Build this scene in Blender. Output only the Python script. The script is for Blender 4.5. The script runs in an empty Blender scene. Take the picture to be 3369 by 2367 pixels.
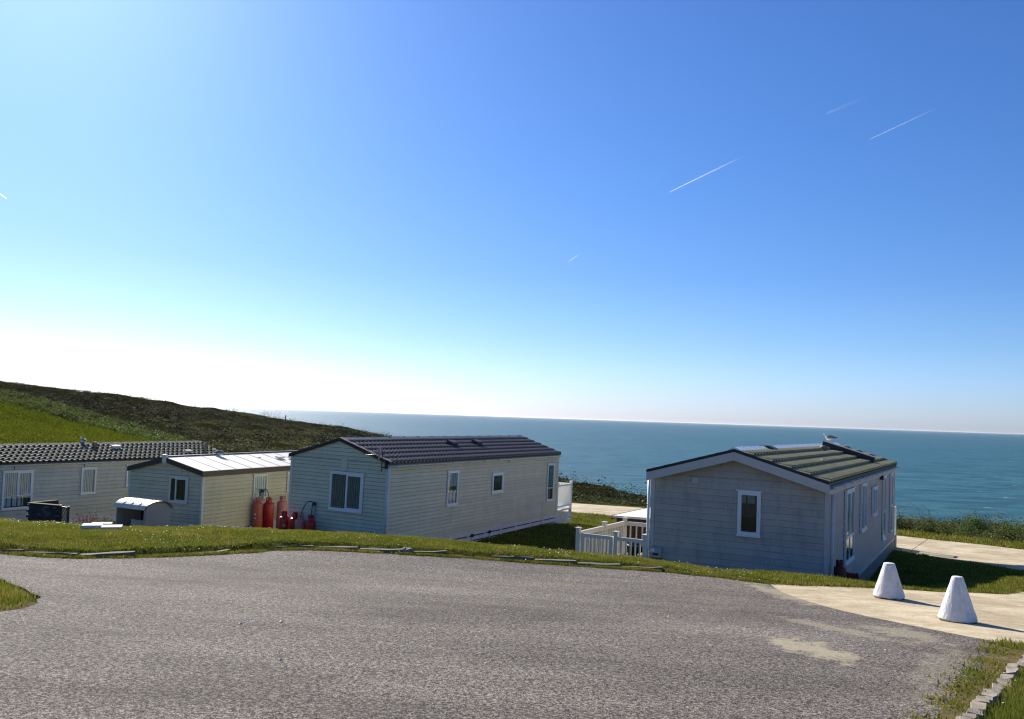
import bpy, bmesh, math, random
import numpy as np
from mathutils import Vector, Matrix
from mathutils.geometry import delaunay_2d_cdt
rng = np.random.default_rng(7)
random.seed(7)
S = bpy.context.scene
col = S.collection
PI = math.pi

# ---------------------------------------------------------------- camera
cam_d = bpy.data.cameras.new('camera'); cam = bpy.data.objects.new('camera', cam_d); col.objects.link(cam)
PITCH, ROLL = math.radians(3.709), math.radians(1.925)
f_ = Vector((0, math.cos(PITCH), math.sin(PITCH))); r0 = Vector((1, 0, 0)); u0 = r0.cross(f_)
r_ = math.cos(ROLL)*r0 + math.sin(ROLL)*u0; u_ = -math.sin(ROLL)*r0 + math.cos(ROLL)*u0
m = Matrix((r_, u_, -f_)).transposed().to_4x4(); m.translation = Vector((0, 0, 1.6)); cam.matrix_world = m
cam_d.sensor_width = 36; cam_d.lens = 36*2900/3369; cam_d.clip_start = 0.1; cam_d.clip_end = 200000
S.camera = cam

# ---------------------------------------------------------------- world, sun, exposure
SUN_AZ, SUN_EL = math.radians(-30), math.radians(31)      # azimuth measured from straight ahead, left negative
world = bpy.data.worlds.new('World'); S.world = world; world.use_nodes = True
wn = world.node_tree; wn.nodes.clear()
sky = wn.nodes.new('ShaderNodeTexSky'); sky.sky_type = 'NISHITA'; sky.sun_disc = False
sky.sun_elevation = SUN_EL; sky.sun_rotation = SUN_AZ; sky.altitude = 50
sky.air_density = 1.0; sky.dust_density = 0.55; sky.ozone_density = 10.0
bg = wn.nodes.new('ShaderNodeBackground'); bg.inputs[1].default_value = 0.062
wo = wn.nodes.new('ShaderNodeOutputWorld')
# sea haze: whitens and brightens the lowest degrees of the sky all the way round, a cleaner blue above
tc = wn.nodes.new('ShaderNodeTexCoord'); sp = wn.nodes.new('ShaderNodeSeparateXYZ'); wn.links.new(tc.outputs['Generated'], sp.inputs[0])
cr = wn.nodes.new('ShaderNodeValToRGB'); el_ = cr.color_ramp.elements
HZ = [(0.0, (.78, .76, .88)), (.05, (.71, .71, .82)), (.09, (.62, .635, .7)), (.16, (.51, .565, .65)), (.28, (.465, .555, .66)), (.5, (.435, .545, .675))]
while len(el_) < len(HZ): el_.new(.5)
for e_, (p_, c_) in zip(el_, HZ): e_.position = p_; e_.color = (*c_, 1)
wn.links.new(sp.outputs['Z'], cr.inputs[0])
ml = wn.nodes.new('ShaderNodeVectorMath'); ml.operation = 'MULTIPLY'; wn.links.new(sky.outputs[0], ml.inputs[0]); wn.links.new(cr.outputs[0], ml.inputs[1])
m2 = wn.nodes.new('ShaderNodeVectorMath'); m2.operation = 'SCALE'; m2.inputs['Scale'].default_value = 2.0; wn.links.new(ml.outputs[0], m2.inputs[0])
wn.links.new(m2.outputs[0], bg.inputs[0]); wn.links.new(bg.outputs[0], wo.inputs[0])
sl = bpy.data.lights.new('sun', 'SUN'); sl.energy = 5.0; sl.angle = math.radians(0.53); sl.color = (1, 0.93, 0.8)
sun = bpy.data.objects.new('sun', sl); col.objects.link(sun)
sd = Vector((math.sin(SUN_AZ)*math.cos(SUN_EL), math.cos(SUN_AZ)*math.cos(SUN_EL), math.sin(SUN_EL)))
sun.rotation_euler = (-sd).to_track_quat('-Z', 'Y').to_euler()
S.view_settings.view_transform = 'Standard'; S.view_settings.look = 'None'
S.view_settings.exposure = 0.69; S.view_settings.gamma = 1; S.view_settings.use_curve_mapping = False
S.render.engine = 'CYCLES'
S.cycles.filter_width = 1.2; S.cycles.max_bounces = 8; S.cycles.transparent_max_bounces = 12

# ---------------------------------------------------------------- materials
def new_mat(name):
    mt = bpy.data.materials.new(name); mt.use_nodes = True; nt = mt.node_tree
    return mt, nt, nt.nodes['Principled BSDF']
def N(nt, typ, **kw):
    n = nt.nodes.new(typ)
    for k, v in kw.items():
        if k.startswith('i_'):
            key = k[2:]; key = int(key) if key.isdigit() else key.replace('_', ' ')
            n.inputs[key].default_value = v
        else: setattr(n, k, v)
    return n
def ramp(nt, fac, stops):
    r = nt.nodes.new('ShaderNodeValToRGB'); e = r.color_ramp.elements
    while len(e) < len(stops): e.new(0.5)
    for el, (p, c) in zip(e, stops): el.position = p; el.color = (*c, 1) if len(c) == 3 else c
    nt.links.new(fac, r.inputs[0]); return r.outputs[0]
def coords(nt, kind='Object'):
    return nt.nodes.new('ShaderNodeTexCoord').outputs[kind]
def noise(nt, vec, scale, detail=4, rough=0.55, stretch=None, out=0):
    if stretch:
        mp = N(nt, 'ShaderNodeMapping'); mp.inputs['Scale'].default_value = stretch; nt.links.new(vec, mp.inputs[0]); vec = mp.outputs[0]
    n = N(nt, 'ShaderNodeTexNoise', i_Scale=scale, i_Detail=detail, i_Roughness=rough); nt.links.new(vec, n.inputs['Vector']); return n.outputs[out]
def mix(nt, fac, a, b, blend='MIX'):
    n = N(nt, 'ShaderNodeMix', data_type='RGBA', blend_type=blend)
    for sock, v in ((n.inputs[0], fac), (n.inputs[6], a), (n.inputs[7], b)):
        if isinstance(v, (int, float)): sock.default_value = v
        elif isinstance(v, tuple): sock.default_value = (*v, 1)
        else: nt.links.new(v, sock)
    return n.outputs[2]
def bump(nt, b, h, strength, dist):
    n = N(nt, 'ShaderNodeBump', i_Strength=strength, i_Distance=dist); nt.links.new(h, n.inputs['Height']); nt.links.new(n.outputs[0], b.inputs['Normal']); return n
def geo_pos(nt): return nt.nodes.new('ShaderNodeNewGeometry').outputs['Position']

def simple(name, c, rough=0.5, var=0.12, scale=3.0, metal=0.0, dirt=0.0, spec=0.5, bmp=0.0):
    mt, nt, b = new_mat(name)
    v = geo_pos(nt)
    n = noise(nt, v, scale, 5, 0.65)
    lo = tuple(x*(1-var) for x in c); hi = tuple(min(1, x*(1+var)) for x in c)
    o = ramp(nt, n, [(0.3, lo), (0.7, hi)])
    if dirt:
        n2 = noise(nt, v, 1.1, 6, 0.7, (1, 1, 0.45))
        d = ramp(nt, n2, [(0.45, (0, 0, 0)), (0.75, (1, 1, 1))])
        mm = N(nt, 'ShaderNodeMath', operation='MULTIPLY', i_1=dirt); nt.links.new(d, mm.inputs[0])
        o = mix(nt, mm.outputs[0], o, (c[0]*0.45, c[1]*0.45, c[2]*0.38))
    nt.links.new(o, b.inputs['Base Color'])
    b.inputs['Roughness'].default_value = rough; b.inputs['Metallic'].default_value = metal
    b.inputs['Specular IOR Level'].default_value = spec
    if bmp: bump(nt, b, noise(nt, v, scale*12, 4), bmp, 0.01)
    return mt

def tinted(name, rough=0.8, transl=0.25, c=None, spec=0.08, stops=None, sc=0.6):
    """leaf or grass: colour noise in space times a per-piece tint, some light let through"""
    mt, nt, b = new_mat(name)
    v = geo_pos(nt)
    o = ramp(nt, noise(nt, v, sc, 5, 0.7), stops)
    at = N(nt, 'ShaderNodeAttribute', attribute_name='tint')
    o = mix(nt, 1.0, o, at.outputs['Color'], 'MULTIPLY')
    nt.links.new(o, b.inputs['Base Color']); b.inputs['Roughness'].default_value = rough; b.inputs['Specular IOR Level'].default_value = spec
    tr = N(nt, 'ShaderNodeBsdfTranslucent'); nt.links.new(o, tr.inputs[0])
    mx = N(nt, 'ShaderNodeMixShader', i_0=transl); nt.links.new(b.outputs[0], mx.inputs[1]); nt.links.new(tr.outputs[0], mx.inputs[2])
    nt.links.new(mx.outputs[0], nt.nodes['Material Output'].inputs[0])
    return mt

def mat_tarmac():
    mt, nt, b = new_mat('tarmac_surface'); v = geo_pos(nt)
    f1 = noise(nt, v, 85, 3, 0.8); f2 = noise(nt, v, 30, 2, 0.5)
    a = N(nt, 'ShaderNodeMath', operation='MULTIPLY_ADD', i_1=0.72, i_2=0.0); nt.links.new(f1, a.inputs[0])
    a2 = N(nt, 'ShaderNodeMath', operation='MULTIPLY_ADD', i_1=0.28); nt.links.new(f2, a2.inputs[0]); nt.links.new(a.outputs[0], a2.inputs[2])
    g = ramp(nt, a2.outputs[0], [(0.41, (0.009, 0.008, 0.007)), (0.465, (0.078, 0.069, 0.058)), (0.525, (0.21, 0.185, 0.157)), (0.595, (0.58, 0.52, 0.445))])
    big = ramp(nt, noise(nt, v, 0.3, 6, 0.65, (1, 1.6, 1)), [(0.32, (0.66, 0.63, 0.64)), (0.5, (0.95, 0.93, 0.93)), (0.68, (1.2, 1.18, 1.16))])
    trk = ramp(nt, noise(nt, v, 0.9, 4, 0.6, (0.16, 1.5, 1)), [(0.35, (0.84, 0.84, 0.84)), (0.6, (1.05, 1.05, 1.05))])
    big = mix(nt, 1.0, big, trk, 'MULTIPLY')
    o = mix(nt, 1.0, g, big, 'MULTIPLY')
    # pale dusty patches: sand trodden off the concrete
    sx = N(nt, 'ShaderNodeSeparateXYZ'); nt.links.new(v, sx.inputs[0])
    def blob(cx, cy, rx, ry, rot):
        mp = N(nt, 'ShaderNodeMapping'); mp.vector_type = 'TEXTURE'
        mp.inputs['Location'].default_value = (cx, cy, 0); mp.inputs['Rotation'].default_value = (0, 0, rot); mp.inputs['Scale'].default_value = (rx, ry, 1000)
        nt.links.new(v, mp.inputs[0]); l = N(nt, 'ShaderNodeVectorMath', operation='LENGTH'); nt.links.new(mp.outputs[0], l.inputs[0])
        nn = noise(nt, v, 3.6, 8, 0.75)
        s = N(nt, 'ShaderNodeMath', operation='MULTIPLY_ADD', i_1=3.8); nt.links.new(nn, s.inputs[0]); nt.links.new(l.outputs['Value'], s.inputs[2])
        return ramp(nt, s.outputs[0], [(0.0, (1, 1, 1)), (0.001, (1, 1, 1)), (0.999, (0, 0, 0))]), s
    def dust(o, cx, cy, rx, ry, rot, amt, hi=2.8, lo=2.35):
        _, s = blob(cx, cy, rx, ry, rot)
        mr = N(nt, 'ShaderNodeMapRange', i_1=lo, i_2=hi, i_3=amt, i_4=0.0); nt.links.new(s.outputs[0], mr.inputs[0])
        dc = mix(nt, 0.3, (0.5, 0.43, 0.29), g)
        return mix(nt, mr.outputs[0], o, dc)
    o = dust(o, 3.5, 10.1, 0.42, 1.1, 0.15, 0.97)
    o = dust(o, 4.5, 11.9, 0.28, 1.7, 0.42, 0.5)
    o = dust(o, 5.0, 16.3, 0.3, 1.7, 0.1, 0.7)
    o = dust(o, 5.3, 11.9, 0.55, 0.9, 0.2, 0.55)
    o = dust(o, 4.6, 9.4, 0.3, 2.2, -0.55, 0.3)
    nt.links.new(o, b.inputs['Base Color']); b.inputs['Roughness'].default_value = 0.85; b.inputs['Specular IOR Level'].default_value = 0.12
    bump(nt, b, a2.outputs[0], 0.9, 0.02)
    return mt

def mat_concrete():
    mt, nt, b = new_mat('pale_concrete'); v = geo_pos(nt)
    st = noise(nt, v, 2.4, 7, 0.72, (0.4, 1.6, 1))
    o = ramp(nt, st, [(0.3, (0.46, 0.38, 0.24)), (0.5, (0.6, 0.5, 0.33)), (0.72, (0.72, 0.63, 0.45))])
    n2 = ramp(nt, noise(nt, v, 9, 6, 0.7), [(0.3, (0.8, 0.79, 0.77)), (0.62, (1, 1, 1))])
    o = mix(nt, 1.0, o, n2, 'MULTIPLY')
    n3 = ramp(nt, noise(nt, v, 0.7, 7, 0.72), [(0.42, (0.72, 0.69, 0.63)), (0.6, (1.04, 1.04, 1.04))])
    o = mix(nt, 1.0, o, n3, 'MULTIPLY')
    n4 = ramp(nt, noise(nt, v, 26, 4, 0.7), [(0.34, (0.55, 0.5, 0.42)), (0.45, (1, 1, 1))])
    o = mix(nt, 1.0, o, n4, 'MULTIPLY')
    nt.links.new(o, b.inputs['Base Color']); b.inputs['Roughness'].default_value = 0.85
    bump(nt, b, noise(nt, v, 40, 4), 0.3, 0.008)
    return mt

def mat_ground(name, stops, sc, sc2=14, bm=0.6):
    mt, nt, b = new_mat(name); v = geo_pos(nt)
    o = ramp(nt, noise(nt, v, sc, 6, 0.7), stops)
    n2 = ramp(nt, noise(nt, v, sc2, 5, 0.75), [(0.32, (0.5, 0.5, 0.5)), (0.68, (1.35, 1.35, 1.35))])
    o = mix(nt, 1.0, o, n2, 'MULTIPLY')
    nt.links.new(o, b.inputs['Base Color']); b.inputs['Roughness'].default_value = 0.95; b.inputs['Specular IOR Level'].default_value = 0.0
    bump(nt, b, noise(nt, v, sc2, 6, 0.7), bm, 0.08)
    return mt

def mat_sea():
    mt, nt, b = new_mat('sea_water'); v = geo_pos(nt)
    w1 = noise(nt, v, 0.05, 9, 0.66, (0.55, 1, 1)); w2 = noise(nt, v, 0.006, 3, 0.5, (0.4, 1, 1))
    o = ramp(nt, w1, [(0.38, (0.004, 0.048, 0.05)), (0.6, (0.03, 0.13, 0.125))])
    p = ramp(nt, w2, [(0.35, (0.8, 0.86, 0.9)), (0.7, (1.15, 1.1, 1.05))])
    o = mix(nt, 1.0, o, p, 'MULTIPLY')
    foam = ramp(nt, noise(nt, v, 0.09, 8, 0.62, (0.35, 1, 1)), [(0.675, (0, 0, 0)), (0.72, (1, 1, 1))])
    o = mix(nt, foam, o, (0.6, 0.66, 0.7))
    nt.links.new(o, b.inputs['Base Color']); b.inputs['Roughness'].default_value = 0.38; b.inputs['IOR'].default_value = 1.33
    bump(nt, b, w1, 1.0, 3.2)
    return mt

def mat_siding(name, c, dirt=0.25):
    mt, nt, b = new_mat(name); v = geo_pos(nt)
    o = ramp(nt, noise(nt, v, 1.6, 6, 0.7), [(0.3, tuple(x*0.9 for x in c)), (0.7, tuple(x*1.06 for x in c))])
    st = ramp(nt, noise(nt, v, 2.0, 6, 0.7, (2.2, 2.2, 0.5)), [(0.5, (0, 0, 0)), (0.78, (1, 1, 1))])
    mm = N(nt, 'ShaderNodeMath', operation='MULTIPLY', i_1=dirt); nt.links.new(st, mm.inputs[0])
    o = mix(nt, mm.outputs[0], o, (c[0]*0.5, c[1]*0.52, c[2]*0.48))
    alg = ramp(nt, noise(nt, v, 5.5, 7, 0.75, (1, 1, .6)), [(0.56, (0, 0, 0)), (0.72, (1, 1, 1))])
    m3 = N(nt, 'ShaderNodeMath', operation='MULTIPLY', i_1=dirt*.55); nt.links.new(alg, m3.inputs[0])
    o = mix(nt, m3.outputs[0], o, (c[0]*0.34, c[1]*0.4, c[2]*0.3))
    oi = N(nt, 'ShaderNodeObjectInfo'); rr = N(nt, 'ShaderNodeMapRange', i_1=0.0, i_2=1.0, i_3=0.95, i_4=1.05); nt.links.new(oi.outputs['Random'], rr.inputs[0])
    hs = N(nt, 'ShaderNodeHueSaturation'); nt.links.new(rr.outputs[0], hs.inputs['Value']); nt.links.new(o, hs.inputs['Color'])
    nt.links.new(hs.outputs[0], b.inputs['Base Color']); b.inputs['Roughness'].default_value = 0.65; b.inputs['Specular IOR Level'].default_value = 0.25
    bump(nt, b, noise(nt, v, 60, 3), 0.06, 0.004)
    return mt

def mat_glass():
    mt = bpy.data.materials.new('window_glass'); mt.use_nodes = True; nt = mt.node_tree; nt.nodes.clear()
    g = N(nt, 'ShaderNodeBsdfGlossy', i_Roughness=0.03); g.inputs[0].default_value = (0.9, 0.95, 0.95, 1)
    t = N(nt, 'ShaderNodeBsdfTransparent'); t.inputs[0].default_value = (0.85, 0.9, 0.9, 1)
    fr = N(nt, 'ShaderNodeFresnel', i_IOR=1.55); mr = N(nt, 'ShaderNodeMapRange', i_1=0, i_2=1, i_3=0.0, i_4=1.0); nt.links.new(fr.outputs[0], mr.inputs[0])
    mx = N(nt, 'ShaderNodeMixShader'); gb = nt.nodes.new('ShaderNodeNewGeometry'); ib = N(nt, 'ShaderNodeMath', operation='SUBTRACT', i_0=1.0); nt.links.new(gb.outputs['Backfacing'], ib.inputs[1])
    fm = N(nt, 'ShaderNodeMath', operation='MULTIPLY'); nt.links.new(mr.outputs[0], fm.inputs[0]); nt.links.new(ib.outputs[0], fm.inputs[1])
    nt.links.new(fm.outputs[0], mx.inputs[0]); nt.links.new(t.outputs[0], mx.inputs[1]); nt.links.new(g.outputs[0], mx.inputs[2])
    o = N(nt, 'ShaderNodeOutputMaterial'); nt.links.new(mx.outputs[0], o.inputs[0])
    return mt

def mat_contrail(dens, name):
    mt = bpy.data.materials.new(name); mt.use_nodes = True; nt = mt.node_tree; nt.nodes.clear()
    tc = N(nt, 'ShaderNodeTexCoord'); sx = N(nt, 'ShaderNodeSeparateXYZ'); nt.links.new(tc.outputs['Object'], sx.inputs[0])
    fd = N(nt, 'ShaderNodeMapRange', i_1=0.0, i_2=1.0, i_3=1.0, i_4=0.0); nt.links.new(sx.outputs['X'], fd.inputs[0])
    pw = N(nt, 'ShaderNodeMath', operation='POWER', i_1=1.6); nt.links.new(fd.outputs[0], pw.inputs[0])
    ml = N(nt, 'ShaderNodeMath', operation='MULTIPLY', i_1=dens); nt.links.new(pw.outputs[0], ml.inputs[0])
    v = N(nt, 'ShaderNodeVolumeScatter', i_Anisotropy=0.55); v.inputs[0].default_value = (1, 1, 1, 1); nt.links.new(ml.outputs[0], v.inputs['Density'])
    o = N(nt, 'ShaderNodeOutputMaterial'); nt.links.new(v.outputs[0], o.inputs['Volume'])
    return mt

M = dict(
    tarmac=mat_tarmac(), concrete=mat_concrete(), sea=mat_sea(), glass=mat_glass(),
    lawn=mat_ground('lawn_turf', [(0.3, (0.045, 0.058, 0.012)), (0.5, (0.075, 0.085, 0.02)), (0.72, (0.13, 0.115, 0.04))], 0.9),
    field=mat_ground('field_turf', [(0.3, (0.05, 0.075, 0.01)), (0.7, (0.085, 0.11, 0.016))], 0.16, 1.3, 0.9),
    heath=mat_ground('heath_soil', [(0.3, (0.014, 0.013, 0.007)), (0.5, (0.026, 0.024, 0.01)), (0.7, (0.04, 0.042, 0.014))], 0.07, 1.2, 1.0),
    dirt=mat_ground('dry_dirt', [(0.3, (0.1, 0.08, 0.035)), (0.7, (0.24, 0.19, 0.1))], 3.0, 30),
    grass=tinted('grass_blade', 0.6, 0.4, stops=[(0.3, (0.115, 0.145, 0.015)), (0.5, (0.17, 0.19, 0.03)), (0.72, (0.28, 0.24, 0.068))], sc=1.3),
    fieldgrass=tinted('field_grass_blade', 0.7, 0.35, stops=[(0.3, (0.1, 0.125, 0.01)), (0.7, (0.15, 0.165, 0.015))], sc=0.2),
    gorse=tinted('gorse_leaf', 0.7, 0.25, stops=[(0.3, (0.8, 0.8, 0.8)), (0.7, (1.1, 1.1, 1.1))], sc=0.3),
    daisy=simple('daisy_petal', (0.8, 0.8, 0.76), 0.7),
    stone=simple('kerb_stone', (0.15, 0.135, 0.1), 0.9, 0.35, 6, bmp=0.8),
    stone_pale=simple('pale_stone', (0.34, 0.29, 0.22), 0.9, 0.35, 12, bmp=0.9),
    slab=simple('pale_slab', (0.62, 0.6, 0.55), 0.9, 0.1, 4),
    pebble=simple('white_pebble', (0.72, 0.68, 0.58), 0.8),
    A_wall=mat_siding('sage_siding', (0.63, 0.6, 0.44)), C_wall=mat_siding('cream_siding', (0.58, 0.54, 0.37), 0.35),
    D_wall=mat_siding('pale_sage_siding', (0.57, 0.565, 0.46), 0.35), B_wall=mat_siding('pale_grey_siding', (0.44, 0.4, 0.36), 0.6),
    A_roof=simple('plum_grey_tile', (0.19, 0.158, 0.135), 0.55, 0.12, 4, spec=0.3), B_roof=simple('olive_tile', (0.29, 0.262, 0.12), 0.55, 0.28, 2.2),
    D_roof=simple('stone_grey_tile', (0.19, 0.18, 0.125), 0.8, 0.16, 3, spec=0.1), C_roof=simple('white_roof_sheet', (0.8, 0.755, 0.65), 0.5, 0.06, 2, dirt=0.15),
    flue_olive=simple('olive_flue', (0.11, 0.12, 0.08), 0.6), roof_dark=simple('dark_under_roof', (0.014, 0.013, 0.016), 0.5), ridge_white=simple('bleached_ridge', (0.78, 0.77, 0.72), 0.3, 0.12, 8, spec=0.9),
    ridge_grey=simple('grey_ridge', (0.16, 0.15, 0.15), 0.4), fascia_brown=simple('dark_brown_fascia', (0.035, 0.024, 0.02), 0.45),
    fascia_grey=simple('pale_grey_fascia', (0.5, 0.48, 0.46), 0.5, 0.06), white=simple('white_upvc', (0.75, 0.76, 0.76), 0.35, 0.04),
    cream=simple('cream_trim', (0.62, 0.62, 0.55), 0.45, 0.06), white_paint=simple('white_skirting', (0.66, 0.65, 0.68), 0.5, 0.08, dirt=0.25),
    fence=simple('cream_fence_upvc', (0.66, 0.64, 0.56), 0.45, 0.06, dirt=0.12), grey_skirt=simple('grey_skirting', (0.17, 0.17, 0.17), 0.6, 0.1, dirt=0.3),
    dark=simple('dark_interior', (0.02, 0.024, 0.022), 0.8), curtain=simple('white_curtain', (0.58, 0.62, 0.66), 0.9, 0.05),
    curtain_dull=simple('grey_green_curtain', (0.2, 0.24, 0.24), 0.9, 0.1),
    red=simple('red_gas_paint', (0.36, 0.012, 0.012), 0.4, 0.2, 6, dirt=0.2), red_faded=simple('faded_red_gas_paint', (0.45, 0.11, 0.07), 0.55, 0.2, 5, dirt=0.4),
    red_shaded=simple('shaded_grimy_red_gas_paint', (0.13, 0.012, 0.012), 0.6, 0.3, 5, dirt=0.5), red_pink=simple('bleached_red_gas_paint', (0.5, 0.2, 0.18), 0.6, 0.2, 5, dirt=0.3),  # the grimy lodge red is also darkened in colour to stand for shade
    black=simple('black_plastic', (0.015, 0.015, 0.016), 0.4), brass=simple('brass_valve', (0.3, 0.2, 0.07), 0.4, metal=0.8), metal=simple('grey_metal', (0.3, 0.3, 0.3), 0.4, metal=0.7),
    cone=None, grey_box=simple('grey_plastic_box', (0.33, 0.35, 0.36), 0.5), label=simple('paper_label', (0.7, 0.7, 0.68), 0.6),
    timber=simple('weathered_planter_wood', (0.25, 0.2, 0.1), 0.8, 0.3, 6), brown=simple('brown_shed_wood', (0.09, 0.045, 0.03), 0.8, 0.25, 6),
    terracotta=simple('stone_trough', (0.27, 0.19, 0.13), 0.9, 0.25, 9, bmp=0.5), deck=simple('deck_boards', (0.4, 0.37, 0.3), 0.8, 0.2, 4),
    brick=simple('dark_block', (0.04, 0.038, 0.042), 0.9, 0.45, 5, bmp=0.6), mortar=simple('dark_mortar', (0.016, 0.016, 0.017), 0.95),
    brick_pale=simple('grey_block', (0.085, 0.08, 0.085), 0.9, 0.35, 5), locker=simple('taupe_plastic', (0.36, 0.33, 0.31), 0.6, 0.07), locker_in=simple('dark_red_inside', (0.05, 0.012, 0.01), 0.8),
    locker_top=simple('cream_locker_lid', (0.6, 0.54, 0.43), 0.4), feather=simple('white_feather', (0.75, 0.75, 0.74), 0.8), wing=simple('slate_wing_feather', (0.16, 0.17, 0.19), 0.7), wing_tip=simple('black_wing_tip', (0.02, 0.02, 0.022), 0.7),
    bill=simple('yellow_bill', (0.6, 0.36, 0.04), 0.5), pinkleg=simple('pink_leg', (0.5, 0.26, 0.22), 0.6),
    plant=simple('red_brown_leaves', (0.12, 0.05, 0.035), 0.8, 0.3), twig=simple('dry_twig', (0.2, 0.17, 0.1), 0.9), post=simple('weathered_post', (0.08, 0.06, 0.045), 0.9),
)
def mat_cone():
    mt, nt, b = new_mat('whitewashed_concrete'); v = coords(nt)
    o = ramp(nt, noise(nt, v, 9, 6, 0.7), [(0.3, (0.62, 0.62, 0.62)), (0.6, (0.78, 0.78, 0.77))])
    sx = N(nt, 'ShaderNodeSeparateXYZ'); nt.links.new(v, sx.inputs[0])
    nz = noise(nt, v, 14, 5, 0.7)
    s = N(nt, 'ShaderNodeMath', operation='MULTIPLY_ADD', i_1=0.11); nt.links.new(nz, s.inputs[0]); nt.links.new(sx.outputs['Z'], s.inputs[2])
    k = ramp(nt, s.outputs[0], [(0.075, (1, 1, 1)), (0.105, (0, 0, 0))])
    chip = ramp(nt, noise(nt, v, 22, 6, 0.75), [(0.66, (0, 0, 0)), (0.7, (1, 1, 1))]); o = mix(nt, chip, o, (0.3, 0.27, 0.22))
    str_ = ramp(nt, noise(nt, v, 6, 6, 0.7, (2.5, 2.5, .5)), [(0.45, (1, 1, 1)), (0.7, (.8, .79, .76))]); o = mix(nt, 1.0, o, str_, 'MULTIPLY')
    o = mix(nt, k, o, (0.1, 0.085, 0.06))
    nt.links.new(o, b.inputs['Base Color']); b.inputs['Roughness'].default_value = 0.8
    bump(nt, b, noise(nt, v, 16, 5, 0.65, (1, 1, 0.4)), 0.75, 0.03)
    return mt
M['cone'] = mat_cone()

# ---------------------------------------------------------------- helpers
def tag(o, label=None, cat=None, group=None, kind=None):
    if label: o['label'] = label
    if cat: o['category'] = cat
    if group: o['group'] = group
    if kind: o['kind'] = kind
    return o
def empty(name, loc, label, cat, group=None, rz=0.0, mat=None):
    o = bpy.data.objects.new(name, None); o.empty_display_size = 0.2; col.objects.link(o)
    if mat is not None: o.matrix_world = mat
    else: o.location = loc; o.rotation_euler = (0, 0, rz)
    return tag(o, label, cat, group)
class MB:
    def __init__(s): s.v = []; s.f = []; s.sm = []
    def add(s, vs, fs, smooth=False):
        n = len(s.v); s.v += [tuple(p) for p in vs]; s.f += [tuple(i+n for i in f) for f in fs]; s.sm += [smooth]*len(fs); return s
    def box(s, x0, x1, y0, y1, z0, z1):
        return s.add([(x0,y0,z0),(x1,y0,z0),(x1,y1,z0),(x0,y1,z0),(x0,y0,z1),(x1,y0,z1),(x1,y1,z1),(x0,y1,z1)],
                     [(0,3,2,1),(4,5,6,7),(0,1,5,4),(1,2,6,5),(2,3,7,6),(3,0,4,7)])
    def prism(s, poly, axis, a0, a1, smooth=False):
        """poly: 2-D outline in the two other axes, extruded along axis (0 x, 1 y, 2 z)"""
        n = len(poly)
        def p(q, a): return {0:(a,q[0],q[1]),1:(q[0],a,q[1]),2:(q[0],q[1],a)}[axis]
        vs = [p(q,a0) for q in poly]+[p(q,a1) for q in poly]
        fs = [tuple(range(n-1,-1,-1)), tuple(range(n,2*n))]+[(i,(i+1)%n,n+(i+1)%n,n+i) for i in range(n)]
        return s.add(vs, fs, smooth)
    def lathe(s, prof, n=20, c=(0,0,0), smooth=True):
        vs = []; k = len(prof)
        for i in range(n):
            a = 2*PI*i/n
            for r, z in prof: vs.append((c[0]+r*math.cos(a), c[1]+r*math.sin(a), c[2]+z))
        fs = []
        for i in range(n):
            j = (i+1) % n
            for t in range(k-1): fs.append((i*k+t, j*k+t, j*k+t+1, i*k+t+1))
        if prof[0][0] > 1e-6: fs.append(tuple(i*k for i in range(n-1,-1,-1)))
        if prof[-1][0] > 1e-6: fs.append(tuple(i*k+k-1 for i in range(n)))
        return s.add(vs, fs, smooth)
    def tube(s, pts, r, n=8):
        pts = [Vector(p) for p in pts]; rs = r if isinstance(r, (list, tuple)) else [r]*len(pts); vs = []
        for i, p in enumerate(pts):
            t = (pts[min(i+1,len(pts)-1)]-pts[max(i-1,0)]).normalized()
            a = t.orthogonal().normalized() if i == 0 else (pa - pa.dot(t)*t).normalized()
            pa = a; b = t.cross(a)
            for k in range(n): vs.append(p+rs[i]*(a*math.cos(2*PI*k/n)+b*math.sin(2*PI*k/n)))
        fs = [(i*n+k, i*n+(k+1)%n, (i+1)*n+(k+1)%n, (i+1)*n+k) for i in range(len(pts)-1) for k in range(n)]
        fs += [tuple(range(n-1,-1,-1)), tuple(range(len(vs)-n, len(vs)))]
        return s.add(vs, fs, True)
    def mesh(s, name, mt):
        me = bpy.data.meshes.new(name); me.from_pydata(s.v, [], s.f); me.materials.append(mt)
        me.polygons.foreach_set('use_smooth', s.sm); me.update()
        bm = bmesh.new(); bm.from_mesh(me); bmesh.ops.recalc_face_normals(bm, faces=bm.faces); bm.to_mesh(me); bm.free()
        return me
    def build(s, name, mt, parent=None, loc=None, mtx=None, bevel=0.0):
        o = bpy.data.objects.new(name, s.mesh(name, mt)); col.objects.link(o)
        if parent: o.parent = parent
        if loc: o.location = loc
        if mtx is not None: o.matrix_local = mtx
        if bevel:
            md = o.modifiers.new('bevel', 'BEVEL'); md.width = bevel; md.segments = 2; md.limit_method = 'ANGLE'
        return o
def put(me, name, parent=None, mtx=None, loc=None):
    o = bpy.data.objects.new(name, me); col.objects.link(o)
    if parent: o.parent = parent
    if mtx is not None: o.matrix_local = mtx
    if loc is not None: o.location = loc
    return o
def copy_tree(o, parent=None):
    c = o.copy(); col.objects.link(c); c.parent = parent
    for ch in list(o.children): copy_tree(ch, c)
    return c
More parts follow.
